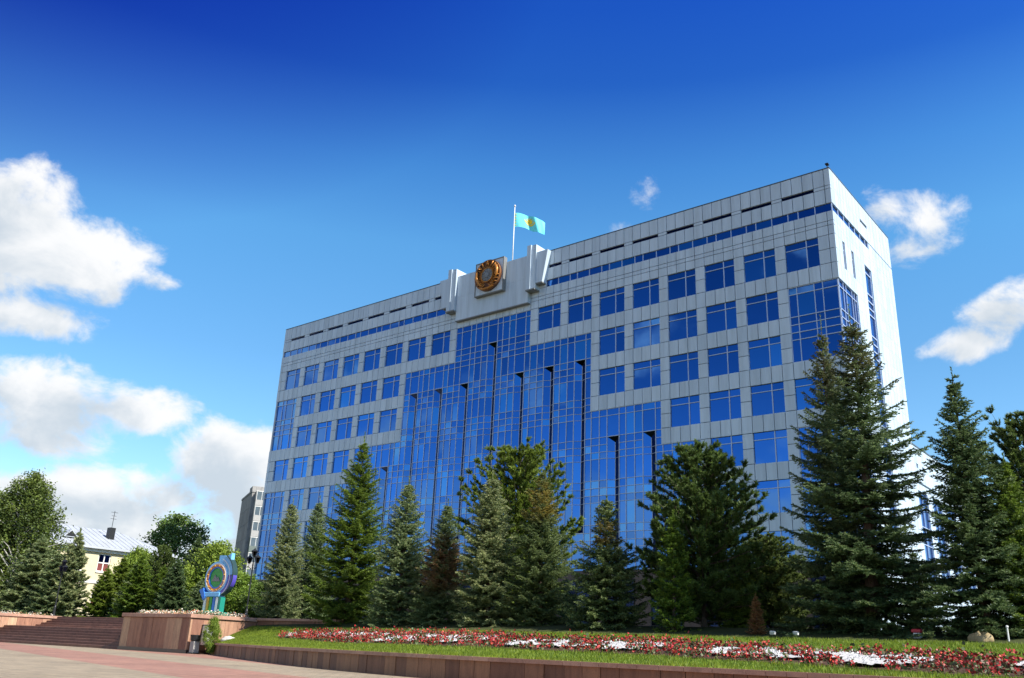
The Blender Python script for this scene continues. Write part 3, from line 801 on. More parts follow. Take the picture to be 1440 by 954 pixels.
# flagpole, flag, roof camera
FX = UX(-36.45); FYY = YF+1.5; fz0 = VZ(6.1)
fp = thing('flagpole', 'thin white flagpole on the roof above the round emblem', 'flagpole', (FX, FYY, fz0))
p = MB(); p.tube([(FX, FYY, fz0), (FX, FYY, fz0+7.5)], [.065, .04], 10); obj('pole', p, M['white'], fp, smooth=True)
p = MB(); p.lathe([(.0, 0), (.09, .03), (.11, .1), (.08, .18), (.02, .26), (0, .3)], 12, (FX, FYY, fz0+7.5)); obj('finial', p, M['white'], fp, smooth=True)
p = MB(); p.bevbox(FX-.35, FX+.35, FYY-.35, FYY+.35, fz0-.05, VZ(6.53)+.75, .03); obj('base', p, M['white'], fp)
M['flag'] = simple('turquoise_cloth', (.13, .68, .76), .7, 0, .08, 1); M['flagsun'] = simple('flag_yellow', (.75, .55, .02), .7, 0, .05)
FLX, FLZ = 3.3, 1.62
def flagpt(a, b):          # a along the fly 0..1, b up the hoist 0..1
    wv = .24*math.sin(a*9+b*1.6)*a**.6 + .09*math.sin(a*19+2.6*b)*a
    x = a*FLX*.76+wv*.6; y = a*FLX*.55-wv*.8
    z = fz0+5.2 + b*FLZ*(1-.10*a) - .95*a*a + .09*math.sin(a*7+b)*a
    return (FX+.06+x, FYY+y, z)
fl = thing('flag', 'turquoise flag with a yellow sun and eagle waving from the rooftop pole', 'flag', flagpt(0, 0))
cl = MB(); na, nb = 48, 20
cl.add([flagpt(i/na, j/nb) for i in range(na+1) for j in range(nb+1)], [(i*(nb+1)+j, (i+1)*(nb+1)+j, (i+1)*(nb+1)+j+1, i*(nb+1)+j+1) for i in range(na) for j in range(nb)])
cloth = obj('cloth', cl, M['flag'], fl, smooth=True)
def onflag(mb, polys, side):
    for poly in polys:
        n = len(poly); vs = []
        for (a, b) in poly:
            q = flagpt(a, b); vs.append((q[0]-side*.012, q[1]+side*.016, q[2]))
        mb.add(vs, [tuple(range(n))])
for side in (-1, 1):
    sn = MB()
    ca_, cb_ = .5, .6
    polys = []
    for i in range(24):
        t, t2 = 2*math.pi*i/24, 2*math.pi*(i+1)/24
        polys.append([(ca_, cb_), (ca_+.085*math.cos(t), cb_+.17*math.sin(t)), (ca_+.085*math.cos(t2), cb_+.17*math.sin(t2))])
    for i in range(32):
        t = 2*math.pi*i/32; d = .07
        polys.append([(ca_+.098*math.cos(t-d), cb_+.196*math.sin(t-d)), (ca_+.098*math.cos(t+d), cb_+.196*math.sin(t+d)), (ca_+.145*math.cos(t), cb_+.29*math.sin(t))])
    for s_ in (-1, 1):   # eagle's wings
        for k in range(4):
            polys.append([(ca_+s_*k*.045, .30-.012*k+.02*k*k), (ca_+s_*(k+1)*.045, .30-.012*(k+1)+.02*(k+1)**2), (ca_+s_*(k+1)*.045, .36+.02*(k+1)**2), (ca_+s_*k*.045, .40-.012*k+.02*k*k)])
    for k in range(5):   # hoist ornament
        polys.append([(.03, .06+k*.19), (.055, .13+k*.19), (.03, .20+k*.19), (.005+.01, .13+k*.19)])
    onflag(sn, polys, side); obj('sun_and_eagle', sn, M['flagsun'], cloth)
sc_ = thing('security_camera', 'tiny dark camera on the sharp roof corner of the office block', 'camera', (XR-.15, YF+.15, VZ(6.53)+.06))
p = MB(); p.tube([(XR-.15, YF+.15, VZ(6.53)+.06), (XR-.15, YF+.15, VZ(6.53)+.4)], .035, 8); obj('post', p, M['iron'], sc_)
p = MB(); p.bevbox(XR-.27, XR-.03, YF-.02, YF+.3, VZ(6.53)+.34, VZ(6.53)+.48, .03); obj('housing', p, M['iron'], sc_)

# ------------------------------------------------------------------ vegetation
def fast_mesh(name, V, tris, mat, rnd):
    """triangles from numpy arrays"""
    me = bpy.data.meshes.new(name)
    nv, nt_ = len(V), len(tris)
    me.vertices.add(nv); me.vertices.foreach_set('co', np.ascontiguousarray(V, dtype=np.float32).ravel())
    me.loops.add(nt_*3); me.loops.foreach_set('vertex_index', np.ascontiguousarray(tris, dtype=np.int32).ravel())
    me.polygons.add(nt_); me.polygons.foreach_set('loop_start', np.arange(0, nt_*3, 3, dtype=np.int32))
    me.polygons.foreach_set('loop_total', np.full(nt_, 3, dtype=np.int32))
    a = me.attributes.new('rnd', 'FLOAT', 'FACE'); a.data.foreach_set('value', np.asarray(rnd, dtype=np.float32))
    me.update(calc_edges=True)
    me.materials.append(mat)
    return me
def unit(v): return v/np.maximum(np.linalg.norm(v, axis=-1, keepdims=True), 1e-9)
def blades(P, D, L, W, rg):
    """one narrow triangle per point: base centre P, direction D, length L, width W"""
    n = len(P)
    side = unit(np.cross(D, unit(rg.normal(size=(n, 3)))))
    L = np.asarray(L).reshape(-1, 1)*np.ones((n, 1)); W = np.asarray(W).reshape(-1, 1)*np.ones((n, 1))
    V = np.empty((n, 3, 3)); V[:, 0] = P-side*W*.5; V[:, 1] = P+side*W*.5; V[:, 2] = P+D*L
    return V.reshape(-1, 3), np.arange(n*3).reshape(-1, 3)
def spruce(H, Rr, seed, spacing=.24, nb=8, fluff=1.0, prof=.85, droop=.32, base=.03, gap=.0, nl=.062, skew=0.0, spire=0, var=(.68, 1.12)):
    """whorled conifer: returns (trunk MB, V, T, rnd)"""
    rg = np.random.default_rng(seed)
    tm = MB()
    n = 9; bend = rg.normal(0, .012*H, 2)
    ax = lambda z: np.array([bend[0]*math.sin(z/H*2.2), bend[1]*math.sin(z/H*1.7)])
    tm.tube([(*ax(H*i/n), H*i/n) for i in range(n+1)], [max(.012, .018*H*(1-i/n)**.9) for i in range(n+1)], 7)
    SA, SB, SW = [], [], []           # twig segments (start, end), tip weight
    z = base*H
    while z < H*.985:
        t = z/H
        Lm = Rr*((1-t)**prof)*(1.0 if t > .1 else .82+1.8*t)*(.45+.55*min(1, (1-t)/.22)) + .05
        if spire and t > spire: Lm = min(Lm, Rr*(.10+.16*(1-t)/(1-spire)) + .12*abs(math.sin(t*40))*Rr)
        k = max(4, int(round(nb*(.55+.6*(1-t))))); off = rg.uniform(0, 6.28)
        for b in range(k):
            if rg.random() < gap: continue
            az_ = off+2*math.pi*b/k+rg.normal(0, .17)
            L = Lm*rg.uniform(*var)*(1+skew*math.cos(az_-1.0))
            zz = z+rg.normal(0, spacing*.35)
            rise = (-droop*1.25*(1-t)+.62*t**1.5) + rg.normal(0, .07)
            dh = np.array([math.cos(az_), math.sin(az_)])
            m = max(3, int(L/.075)); ss = np.linspace(0, 1, m+1)
            up = L*(rise*ss+(.30-.12*t)*ss**2.4)
            c0 = ax(zz)
            C_ = np.stack([c0[0]+dh[0]*L*ss, c0[1]+dh[1]*L*ss, zz+up], 1)
            SA.append(C_[:-1]); SB.append(C_[1:]); SW.append(ss[1:]*.6)
            if L > .5: tm.tube([C_[0], C_[m//2], C_[int(m*.85)]], [.006*L+.008, .004*L+.005, .004], 4, cap=False)
            # side twigs
            i0 = max(1, int(m*.14))
            for i in range(i0, m+1):
                s = ss[i]; l = (.30*L*(1-s)**.75+.10)*rg.uniform(.65, 1.2)
                l = min(l, .62)
                for sgn in (-1, 1):
                    th = az_+sgn*rg.uniform(.75, 1.15)
                    e = C_[i]+np.array([math.cos(th)*l, math.sin(th)*l, l*rg.uniform(-.42, .02)])
                    q = max(1, int(l/.11)); tt = np.linspace(0, 1, q+1)[:, None]
                    pts = C_[i]*(1-tt)+e*tt; pts[:, 2] -= (tt[:, 0]*(1-tt[:, 0]))*l*-.15
                    SA.append(pts[:-1]); SB.append(pts[1:]); SW.append(np.clip(.25+.6*s+.35*tt[1:, 0]-.2, 0, 1))
        z += spacing*(.55+.65*(1-t))*rg.uniform(.8, 1.2)
    # leader shoot
    top = np.array([*ax(H), H]); zs_l = np.linspace(-.3, .42, 9)*H/7; SA.append(np.stack([top+[0, 0, q] for q in zs_l[:-1]])); SB.append(np.stack([top+[0, 0, q] for q in zs_l[1:]])); SW.append(np.full(8, .9))
    A = np.concatenate(SA); B = np.concatenate(SB); Wt = np.concatenate(SW)
    per = max(3, int(round(9*fluff)))
    n = len(A)*per
    idx = np.repeat(np.arange(len(A)), per); f = rg.random((n, 1))
    P = A[idx]*(1-f)+B[idx]*f
    d = unit(B-A)[idx]; rnd_d = rg.normal(size=(n, 3)); rnd_d[:, 2] = np.abs(rnd_d[:, 2])*.9
    D = unit(d*.85+unit(rnd_d)*.85)
    V, T = blades(P, D, nl*rg.uniform(.8, 1.7, n), nl*.6*rg.uniform(.7, 1.3, n), rg)
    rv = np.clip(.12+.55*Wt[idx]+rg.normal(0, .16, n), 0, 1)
    return tm, V, T, rv
def pine(H, Rr, seed, nlimb=46, zlow=.05, shape=1.0, up=.75, nl=.14):
    rg = np.random.default_rng(seed); tm = MB()
    bend = rg.normal(0, .02*H, 2); n = 9
    ax = lambda z: np.array([bend[0]*math.sin(z/H*2.4), bend[1]*math.sin(z/H*2.0)])
    tm.tube([(*ax(H*i/n), H*i/n) for i in range(n+1)], [max(.015, .02*H*(1-i/n)**.8) for i in range(n+1)], 8)
    tips = []
    for i in range(nlimb):
        t = zlow+(.97-zlow)*((i+rg.random())/nlimb); z = t*H
        rmax = Rr*(max(.04, math.sin(math.pi*min(1, (t*.80+.20))**.9))**.8)*shape
        az_ = i*2.4+rg.normal(0, .3); L = rmax*rg.uniform(.72, 1.15)+.15
        c0 = ax(z); dh = np.array([math.cos(az_), math.sin(az_)])
        rise = up*(.35+.75*t)+rg.normal(0, .12)
        m = max(4, int(L/.22)); ss = np.linspace(0, 1, m+1)
        C_ = np.stack([c0[0]+dh[0]*L*ss, c0[1]+dh[1]*L*ss, z+L*(rise*.55*ss+.45*rise*ss**2)], 1)
        C_[1:, :] += rg.normal(0, .03, (m, 3))
        tm.tube([C_[0], C_[m//2], C_[-1]], [.010*L+.014, .007*L+.009, .006], 5, cap=False)
        for j in range(1, m+1):
            s = ss[j]
            for q in range(3 if j < m else 4):
                th = az_+rg.uniform(-1.25, 1.25); l = rg.uniform(.22, .5)*(1.15-.5*s)
                d = unit(np.array([math.cos(th), math.sin(th), rg.uniform(.25, 1.25)]))
                tips.append((C_[j], C_[j]+d*l))
                if rg.random() < .55:
                    th2 = th+rg.uniform(-.8, .8); d2 = unit(np.array([math.cos(th2), math.sin(th2), rg.uniform(.5, 1.4)]))
                    p0 = C_[j]+d*l*.55; tips.append((p0, p0+d2*l*.7))
    for k in range(5):
        z = H*(.93+.014*k); tips.append((np.array([*ax(z), z]), np.array([*ax(z), z+.35])+rg.normal(0, .1, 3)))
    A = np.array([a for a, b in tips]); B = np.array([b for a, b in tips])
    per = 26; n = len(A)*per; idx = np.repeat(np.arange(len(A)), per); f = .12+.9*rg.random((n, 1))
    P = A[idx]*(1-f)+B[idx]*f; d = unit(B-A)[idx]
    D = unit(d*.9+unit(rg.normal(size=(n, 3)))*.8)
    V, T = blades(P, D, nl*rg.uniform(.7, 1.3, n), nl*.3*rg.uniform(.8, 1.3, n), rg)
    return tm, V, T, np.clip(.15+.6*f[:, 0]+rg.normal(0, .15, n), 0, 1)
def leafy(H, Rr, seed, ztr=.25, nclump=150, leaf=.11, per=110, droop=0.0, squash=1.0, trunk=.022, csize=.2, shell=.45, lean=0, limbs=True):
    rg = np.random.default_rng(seed); tm = MB()
    n = 8; bend = rg.normal(0, .03*H, 2)
    ax = lambda z: np.array([bend[0]*math.sin(z/H*2.2)+lean*z, bend[1]*math.sin(z/H*1.8)])
    tm.tube([(*ax(H*.9*i/n), H*.9*i/n) for i in range(n+1)], [max(.02, trunk*H*(1-.92*i/n)) for i in range(n+1)], 8)
    cs = []
    lumps = [(rg.uniform(-.5, .5, 2), rg.uniform(.2, .95), rg.uniform(.3, .6)) for _ in range(9)]
    while len(cs) < nclump:
        t = rg.random(); a = rg.uniform(0, 6.28); r_ = rg.random()**shell
        env = math.sin(math.pi*(.12+.86*t)**.85)**.65
        x, y = math.cos(a)*r_*env, math.sin(a)*r_*env
        edge = 1+.33*math.sin(3*a+seed+5*t)+.2*math.sin(7*a-9*t+seed)
        if r_ > edge*.92: continue
        z = H*(ztr+(1-ztr)*t)
        cs.append((ax(min(z, H*.9))[0]+x*Rr, ax(min(z, H*.9))[1]+y*Rr*squash, z, r_))
    cs = np.array(cs)
    if limbs:
        for i in range(0, nclump, 3):
            c = cs[i]; z0 = max(H*ztr*.7, c[2]-rg.uniform(.25, .5)*math.hypot(c[0], c[1])-.2*H*.5)
            b0 = np.array([*ax(z0), z0]); e = c[:3]; mid = (b0+e)/2+np.array([0, 0, .12*np.linalg.norm(e-b0)])
            tm.tube([b0, mid, e], [trunk*H*.28, trunk*H*.16, .012], 5, cap=False)
    n = nclump*per; idx = np.repeat(np.arange(nclump), per)
    sz = csize*Rr*rg.uniform(.6, 1.3, nclump)[idx][:, None]
    o = rg.normal(size=(n, 3))*sz*np.array([.62, .62, .42]); 
    if droop: o[:, 2] -= np.abs(rg.normal(size=n))*droop*(.3+cs[idx, 3])
    P = cs[idx, :3]+o
    D = unit(rg.normal(size=(n, 3))+np.array([0, 0, -.5*min(1, droop*3)]))
    s = unit(np.cross(D, unit(rg.normal(size=(n, 3))))); l = (leaf*rg.uniform(.7, 1.4, n))[:, None]
    V = np.empty((n, 4, 3)); V[:, 0] = P; V[:, 1] = P+D*l*.5+s*l*.32; V[:, 2] = P+D*l; V[:, 3] = P+D*l*.5-s*l*.32
    i4 = np.arange(n)*4
    T = np.concatenate([np.stack([i4, i4+1, i4+2], 1), np.stack([i4, i4+2, i4+3], 1)])
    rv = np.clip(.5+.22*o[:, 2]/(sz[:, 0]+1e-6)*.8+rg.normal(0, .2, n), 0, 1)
    return tm, V.reshape(-1, 3), T, np.concatenate([rv, rv])

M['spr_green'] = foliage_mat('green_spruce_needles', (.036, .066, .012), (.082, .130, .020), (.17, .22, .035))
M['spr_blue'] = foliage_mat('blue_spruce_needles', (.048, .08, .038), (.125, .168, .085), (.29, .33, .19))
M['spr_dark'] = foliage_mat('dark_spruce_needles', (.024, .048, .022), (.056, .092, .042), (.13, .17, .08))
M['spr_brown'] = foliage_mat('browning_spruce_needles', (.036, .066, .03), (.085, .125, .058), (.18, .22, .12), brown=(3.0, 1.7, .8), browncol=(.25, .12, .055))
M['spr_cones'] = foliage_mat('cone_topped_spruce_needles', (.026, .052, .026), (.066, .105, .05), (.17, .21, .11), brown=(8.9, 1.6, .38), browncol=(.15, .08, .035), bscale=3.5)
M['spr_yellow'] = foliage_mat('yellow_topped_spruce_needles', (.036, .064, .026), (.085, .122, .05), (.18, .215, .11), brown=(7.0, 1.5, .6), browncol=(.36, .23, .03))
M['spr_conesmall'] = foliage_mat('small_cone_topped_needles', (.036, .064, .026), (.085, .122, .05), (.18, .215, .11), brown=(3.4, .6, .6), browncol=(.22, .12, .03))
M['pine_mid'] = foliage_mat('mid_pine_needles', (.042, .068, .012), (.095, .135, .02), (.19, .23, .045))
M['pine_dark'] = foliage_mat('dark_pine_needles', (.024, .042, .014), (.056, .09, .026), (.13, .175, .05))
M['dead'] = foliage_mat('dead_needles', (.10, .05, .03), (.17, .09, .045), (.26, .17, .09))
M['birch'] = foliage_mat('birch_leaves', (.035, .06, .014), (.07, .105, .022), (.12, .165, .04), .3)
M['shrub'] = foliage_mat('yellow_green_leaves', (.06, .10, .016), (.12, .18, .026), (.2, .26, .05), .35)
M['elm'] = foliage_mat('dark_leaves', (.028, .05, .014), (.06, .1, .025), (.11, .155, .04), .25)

PROTO = {}
def proto(key, gen, bark='bark'):
    tm, V, T, rv = gen
    PROTO[key] = (mesh_from(key+'_trunk', [tuple(p) for p in tm.v], tm.f, tm.r, M[bark]), V, T, rv, {})
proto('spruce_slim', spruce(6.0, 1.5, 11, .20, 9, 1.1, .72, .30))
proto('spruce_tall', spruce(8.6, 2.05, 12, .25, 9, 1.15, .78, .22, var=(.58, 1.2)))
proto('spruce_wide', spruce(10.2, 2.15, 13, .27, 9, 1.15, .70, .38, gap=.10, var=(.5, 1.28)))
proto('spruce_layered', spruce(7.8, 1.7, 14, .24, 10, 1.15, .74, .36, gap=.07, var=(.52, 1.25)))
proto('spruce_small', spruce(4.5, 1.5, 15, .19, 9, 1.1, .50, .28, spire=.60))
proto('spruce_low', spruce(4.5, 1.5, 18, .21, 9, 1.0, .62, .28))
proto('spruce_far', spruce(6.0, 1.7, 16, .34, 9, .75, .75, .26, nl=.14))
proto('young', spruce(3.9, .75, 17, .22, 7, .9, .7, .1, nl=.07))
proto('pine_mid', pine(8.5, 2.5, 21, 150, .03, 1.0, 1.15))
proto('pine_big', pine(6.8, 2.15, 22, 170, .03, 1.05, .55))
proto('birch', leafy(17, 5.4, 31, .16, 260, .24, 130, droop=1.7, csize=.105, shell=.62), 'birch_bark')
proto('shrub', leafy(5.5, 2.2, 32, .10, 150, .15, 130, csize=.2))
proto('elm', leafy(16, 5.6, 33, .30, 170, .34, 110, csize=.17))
def tree(kind, matk, name, label, x, y, H, Rr, H0, R0, z=None, rot=None, group=None, cat='tree'):
    tr, V, T, rv, meshes = PROTO[kind]
    if z is None: z = ZT if x < -39.8 else 1.40 + .10*max(0, min(3.5, y-26.5))
    t = thing(name, label, cat, (x, y, z-.08), random.uniform(0, 6.28) if rot is None else rot, group)
    t.scale = (Rr/R0, Rr/R0, H/H0)
    if matk not in meshes: meshes[matk] = fast_mesh(kind+'_crown', V, T, M[matk], rv)
    a = bpy.data.objects.new('trunk', tr); COL.objects.link(a); a.parent = t
    b = bpy.data.objects.new('crown', meshes[matk]); COL.objects.link(b); b.parent = t
    return t
GR = 'conifers planted along the back of the lawn'
SP = 'spruce_tree'; PN = 'pine_tree'
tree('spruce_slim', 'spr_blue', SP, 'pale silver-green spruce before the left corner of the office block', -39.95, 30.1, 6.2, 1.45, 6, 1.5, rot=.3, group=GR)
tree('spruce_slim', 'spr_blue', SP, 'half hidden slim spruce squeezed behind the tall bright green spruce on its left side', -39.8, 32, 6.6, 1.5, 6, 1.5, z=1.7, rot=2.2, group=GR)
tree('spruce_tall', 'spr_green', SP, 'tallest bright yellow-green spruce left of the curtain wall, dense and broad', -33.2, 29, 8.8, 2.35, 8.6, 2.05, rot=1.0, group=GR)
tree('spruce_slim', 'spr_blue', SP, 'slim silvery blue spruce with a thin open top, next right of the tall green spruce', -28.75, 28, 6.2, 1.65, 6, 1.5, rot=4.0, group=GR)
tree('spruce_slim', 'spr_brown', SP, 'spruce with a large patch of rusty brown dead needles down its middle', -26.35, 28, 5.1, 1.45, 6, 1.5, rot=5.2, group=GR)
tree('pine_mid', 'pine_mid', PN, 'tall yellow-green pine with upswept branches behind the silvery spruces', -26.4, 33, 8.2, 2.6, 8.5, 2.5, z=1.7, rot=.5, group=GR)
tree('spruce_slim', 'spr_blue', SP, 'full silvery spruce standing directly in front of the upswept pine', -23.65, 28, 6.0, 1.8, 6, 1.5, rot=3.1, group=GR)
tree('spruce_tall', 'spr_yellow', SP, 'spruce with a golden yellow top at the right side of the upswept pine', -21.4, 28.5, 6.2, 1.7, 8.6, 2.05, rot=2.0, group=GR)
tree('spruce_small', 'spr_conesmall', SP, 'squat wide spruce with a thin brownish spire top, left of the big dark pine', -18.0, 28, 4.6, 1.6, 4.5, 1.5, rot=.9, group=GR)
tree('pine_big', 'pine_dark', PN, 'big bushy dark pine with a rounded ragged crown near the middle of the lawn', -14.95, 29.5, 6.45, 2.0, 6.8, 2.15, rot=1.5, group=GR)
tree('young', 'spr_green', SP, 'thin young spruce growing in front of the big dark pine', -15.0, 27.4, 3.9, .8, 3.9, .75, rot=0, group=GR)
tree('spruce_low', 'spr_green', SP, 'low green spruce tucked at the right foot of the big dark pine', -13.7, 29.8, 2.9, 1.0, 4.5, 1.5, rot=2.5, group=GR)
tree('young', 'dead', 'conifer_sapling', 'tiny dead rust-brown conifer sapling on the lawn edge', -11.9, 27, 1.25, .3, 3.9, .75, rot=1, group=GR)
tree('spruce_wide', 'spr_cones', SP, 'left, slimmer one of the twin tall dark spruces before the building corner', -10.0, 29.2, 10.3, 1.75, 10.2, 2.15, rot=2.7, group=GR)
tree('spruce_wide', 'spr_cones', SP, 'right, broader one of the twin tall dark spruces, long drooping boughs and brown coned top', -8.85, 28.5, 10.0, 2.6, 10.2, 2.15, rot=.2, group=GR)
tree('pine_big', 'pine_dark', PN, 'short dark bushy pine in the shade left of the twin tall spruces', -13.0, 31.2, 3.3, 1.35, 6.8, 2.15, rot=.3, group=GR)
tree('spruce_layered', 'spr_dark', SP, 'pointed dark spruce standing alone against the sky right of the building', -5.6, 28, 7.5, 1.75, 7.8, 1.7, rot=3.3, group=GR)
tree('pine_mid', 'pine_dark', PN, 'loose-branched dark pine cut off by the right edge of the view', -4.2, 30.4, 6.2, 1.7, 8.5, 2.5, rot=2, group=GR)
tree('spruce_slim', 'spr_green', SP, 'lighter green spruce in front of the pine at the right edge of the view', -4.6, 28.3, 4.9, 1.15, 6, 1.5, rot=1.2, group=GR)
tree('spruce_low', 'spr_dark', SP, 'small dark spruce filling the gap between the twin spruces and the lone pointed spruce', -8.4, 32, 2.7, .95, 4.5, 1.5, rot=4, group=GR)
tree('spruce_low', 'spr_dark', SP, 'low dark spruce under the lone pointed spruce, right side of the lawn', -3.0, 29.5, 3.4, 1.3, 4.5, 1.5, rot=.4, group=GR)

GL = 'trees on the terrace left of the steps'
tree('spruce_far', 'spr_green', SP, 'short green spruce hiding the foot of the house wall under the red-curtained window', -66.4, 34.0, 3.7, 1.4, 6, 1.7, rot=.9, group=GL)
tree('spruce_far', 'spr_blue', SP, 'short grey-green spruce between the two lowest pointed spruces above the steps', -63.4, 34.6, 3.9, 1.35, 6, 1.7, rot=2.1, group=GL)
tree('spruce_far', 'spr_green', SP, 'small light green spruce behind the planter flowers, left of the small dark one', -57.6, 33.4, 3.5, 1.25, 6, 1.7, rot=3.9, group=GL)
tree('spruce_far', 'spr_blue', SP, 'very short spruce right behind the round monument', -51.6, 32.6, 2.5, 1.05, 6, 1.7, rot=5.1, group=GL)
tree('spruce_far', 'spr_blue', SP, 'low spruce at the top of the steps between two blue spruces', -71.2, 33.4, 3.6, 1.5, 6, 1.7, rot=1.7, group=GL)
tree('birch', 'birch', 'birch_tree', 'large loose birch with drooping branches at the far left', -80.6, 33.2, 12.2, 4.5, 17, 5.4, rot=.7, group=GL)
tree('elm', 'birch', 'leafy_tree', 'green leafy tree behind the birch at the left edge of the view', -86, 33.5, 10.5, 4.2, 16, 5.6, rot=2, group=GL)
tree('spruce_far', 'spr_blue', SP, 'broad blue spruce below the birch at the left edge', -73.0, 31.6, 5.9, 2.6, 6, 1.7, rot=.2, group=GL)
tree('spruce_far', 'spr_blue', SP, 'blue spruce under the birch, nearest the left planter', -70.0, 31.8, 4.6, 1.9, 6, 1.7, rot=2.9, group=GL)
tree('spruce_far', 'spr_blue', SP, 'tall blue spruce in front of the red-curtained window, above the steps', -69.0, 32.6, 6.3, 1.7, 6, 1.7, rot=1.1, group=GL)
tree('spruce_far', 'spr_green', SP, 'bushy green spruce behind the steps, just right of the red-curtained window', -67.3, 35.6, 4.6, 1.5, 6, 1.7, rot=3.3, group=GL)
tree('spruce_far', 'spr_green', SP, 'pointed green spruce directly behind the left end of the stone planter', -60.4, 33.2, 4.3, 1.6, 6, 1.7, rot=4.7, group=GL)
tree('pine_big', 'pine_dark', PN, 'dark oval pine standing in front of the house wall, above the pointed spruces', -66.0, 38, 5.7, 1.15, 6.8, 2.15, z=ZT, rot=2, group=GL)
tree('spruce_far', 'spr_dark', SP, 'small dark spruce behind the middle of the stone planter', -54.9, 32.8, 3.9, 1.35, 6, 1.7, rot=.8, group=GL)
tree('spruce_far', 'spr_dark', SP, 'tall narrow dark spruce near the right end of the house roof', -61.4, 38, 6.2, 1.5, 6, 1.7, rot=5.4, group=GL)
tree('shrub', 'shrub', 'leafy_shrub', 'sunlit yellow-green bush in front of the pale house wall', -73.6, 40, 5.9, 2.1, 5.5, 2.2, rot=.4, group=GL, cat='bush')
tree('shrub', 'shrub', 'leafy_shrub', 'sunlit yellow-green bush left of the round monument', -58.2, 38, 5.6, 2.3, 5.5, 2.2, rot=2.4, group=GL, cat='bush')
tree('shrub', 'shrub', 'leafy_shrub', 'rounded green bush between the round monument and the street lamp', -52.0, 36, 3.2, 1.9, 5.5, 2.2, rot=4.1, group=GL, cat='bush')
tree('shrub', 'birch', 'leafy_shrub', 'low dark bush at the foot of the street lamp', -48.6, 35.6, 2.6, 1.7, 5.5, 2.2, rot=1.1, group=GL, cat='bush')
tree('elm', 'elm', 'leafy_tree', 'dark wind-blown leafy tree rising behind the right end of the house roof', -109, 64.5, 14.3, 5.6, 16, 5.6, rot=.3, group=GL)

# ------------------------------------------------------------------ lawn grass and the flower bed
rg = np.random.default_rng(99)
def bed_t(x):
    X = [-42, -33.2, -32.8, -31.2, -25.5, -12.6, -4, 10, 30]
    return (np.interp(x, X, [.5, .5, .45, .34, .25, .26, .10, .08, .08]), np.interp(x, X, [.5, .5, .54, .68, .78, .60, .43, .38, .38]))
def in_bed(s, t):
    x = np.interp(s, _fs, _fx); a, b = bed_t(x); return (t > a) & (t < b) & (b-a > .05)
def scatter(n, s0, s1, tpow=1.0):
    return rg.uniform(s0, s1, n), rg.random(n)**tpow
SMAX = FL-14                       # as far as the view could reach to the right
s_, t_ = scatter(260000, 0, SMAX, 1.15)
keep = ~in_bed(s_, t_); s_, t_ = s_[keep], t_[keep]
x, y, z = lawn(s_, t_); P = np.stack([x, y, z], 1)
lean = rg.normal(0, .35, (len(P), 3)); lean[:, 2] = 1; Dg = unit(lean)
tall = rg.uniform(.045, .10, len(P))*(1+.25*np.sin(x*1.7)*np.sin(y*2.3))
V, T = blades(P-[0, 0, .005], Dg, tall, .017, rg)
M['grass'] = foliage_mat('grass_blades', (.055, .085, .008), (.105, .155, .014), (.17, .22, .028), .4)
tag(link('lawn_grass', fast_mesh('lawn_grass', V, T, M['grass'], rg.random(len(T)))), kind='stuff')

def bed_tau(s, t):
    x = np.interp(s, _fs, _fx); a, b = bed_t(x); return (t-a)/np.maximum(b-a, 1e-3)
def white_zone(s, tau):
    w1 = .46+.23*np.sin(2*np.pi*s/3.3); w2 = .46-.23*np.sin(2*np.pi*s/3.3+.5)
    return ((np.abs(tau-w1) < .13+.05*np.sin(s*1.1)) | (np.abs(tau-w2) < .07)) & (tau > .03) & (tau < .84) & (np.sin(2*np.pi*s/6.6+1) > -.75)
def bed_points(n):
    s, t = rg.uniform(4, SMAX, n), rg.random(n); k = in_bed(s, t); return s[k], t[k]
# soil under the flowers
g = MB(); vv = []; nsb = 150
for i in range(nsb+1):
    s = 7.2+(SMAX-7.2)*i/nsb; a, b = bed_t(float(np.interp(s, _fs, _fx)))
    for j in range(5):
        x, y, z = lawn(s, a+(b-a)*j/4); vv.append((float(x), float(y), float(z)+.012+(.03 if 0 < j < 4 else 0)))
g.add(vv, [(i*5+j, (i+1)*5+j, (i+1)*5+j+1, i*5+j+1) for i in range(nsb) for j in range(4)])
M['soil'] = earth_mat('flower_bed_soil', (.05, .03, .022), (.10, .06, .04), 3)
tag(obj('flower_bed_soil', g, M['soil']), kind='structure')
gs_, gt_ = 420, 26
cells = []; gv = []
sv_ = np.linspace(6.5, SMAX, gs_+1)
a_, b_ = bed_t(np.interp(sv_, _fs, _fx))
for i in range(gs_+1):
    for j in range(gt_+1):
        tj = a_[i]+(b_[i]-a_[i])*j/gt_; X_, Y_, Z_ = lawn(sv_[i], tj); gv.append((float(X_), float(Y_), float(Z_)+.088+.012*math.sin(i*1.7+j*2.1)))
for i in range(gs_):
    for j in range(gt_):
        sm_ = (sv_[i]+sv_[i+1])/2; tm_ = (j+.5)/gt_
        if b_[i]-a_[i] > .06 and white_zone(np.array([sm_]), np.array([tm_+.02*math.sin(i*2.3)]))[0]:
            cells.append((i*(gt_+1)+j, (i+1)*(gt_+1)+j, (i+1)*(gt_+1)+j+1, i*(gt_+1)+j+1))
g = MB(); used = sorted({k for c in cells for k in c}); mp_ = {k: n for n, k in enumerate(used)}
g.add([gv[k] for k in used], [tuple(mp_[k] for k in c) for c in cells])
M['gravel'] = earth_mat('white_gravel', (.34, .33, .315), (.56, .55, .53), 9)
tag(obj('white_gravel', g, M['gravel']), kind='stuff')
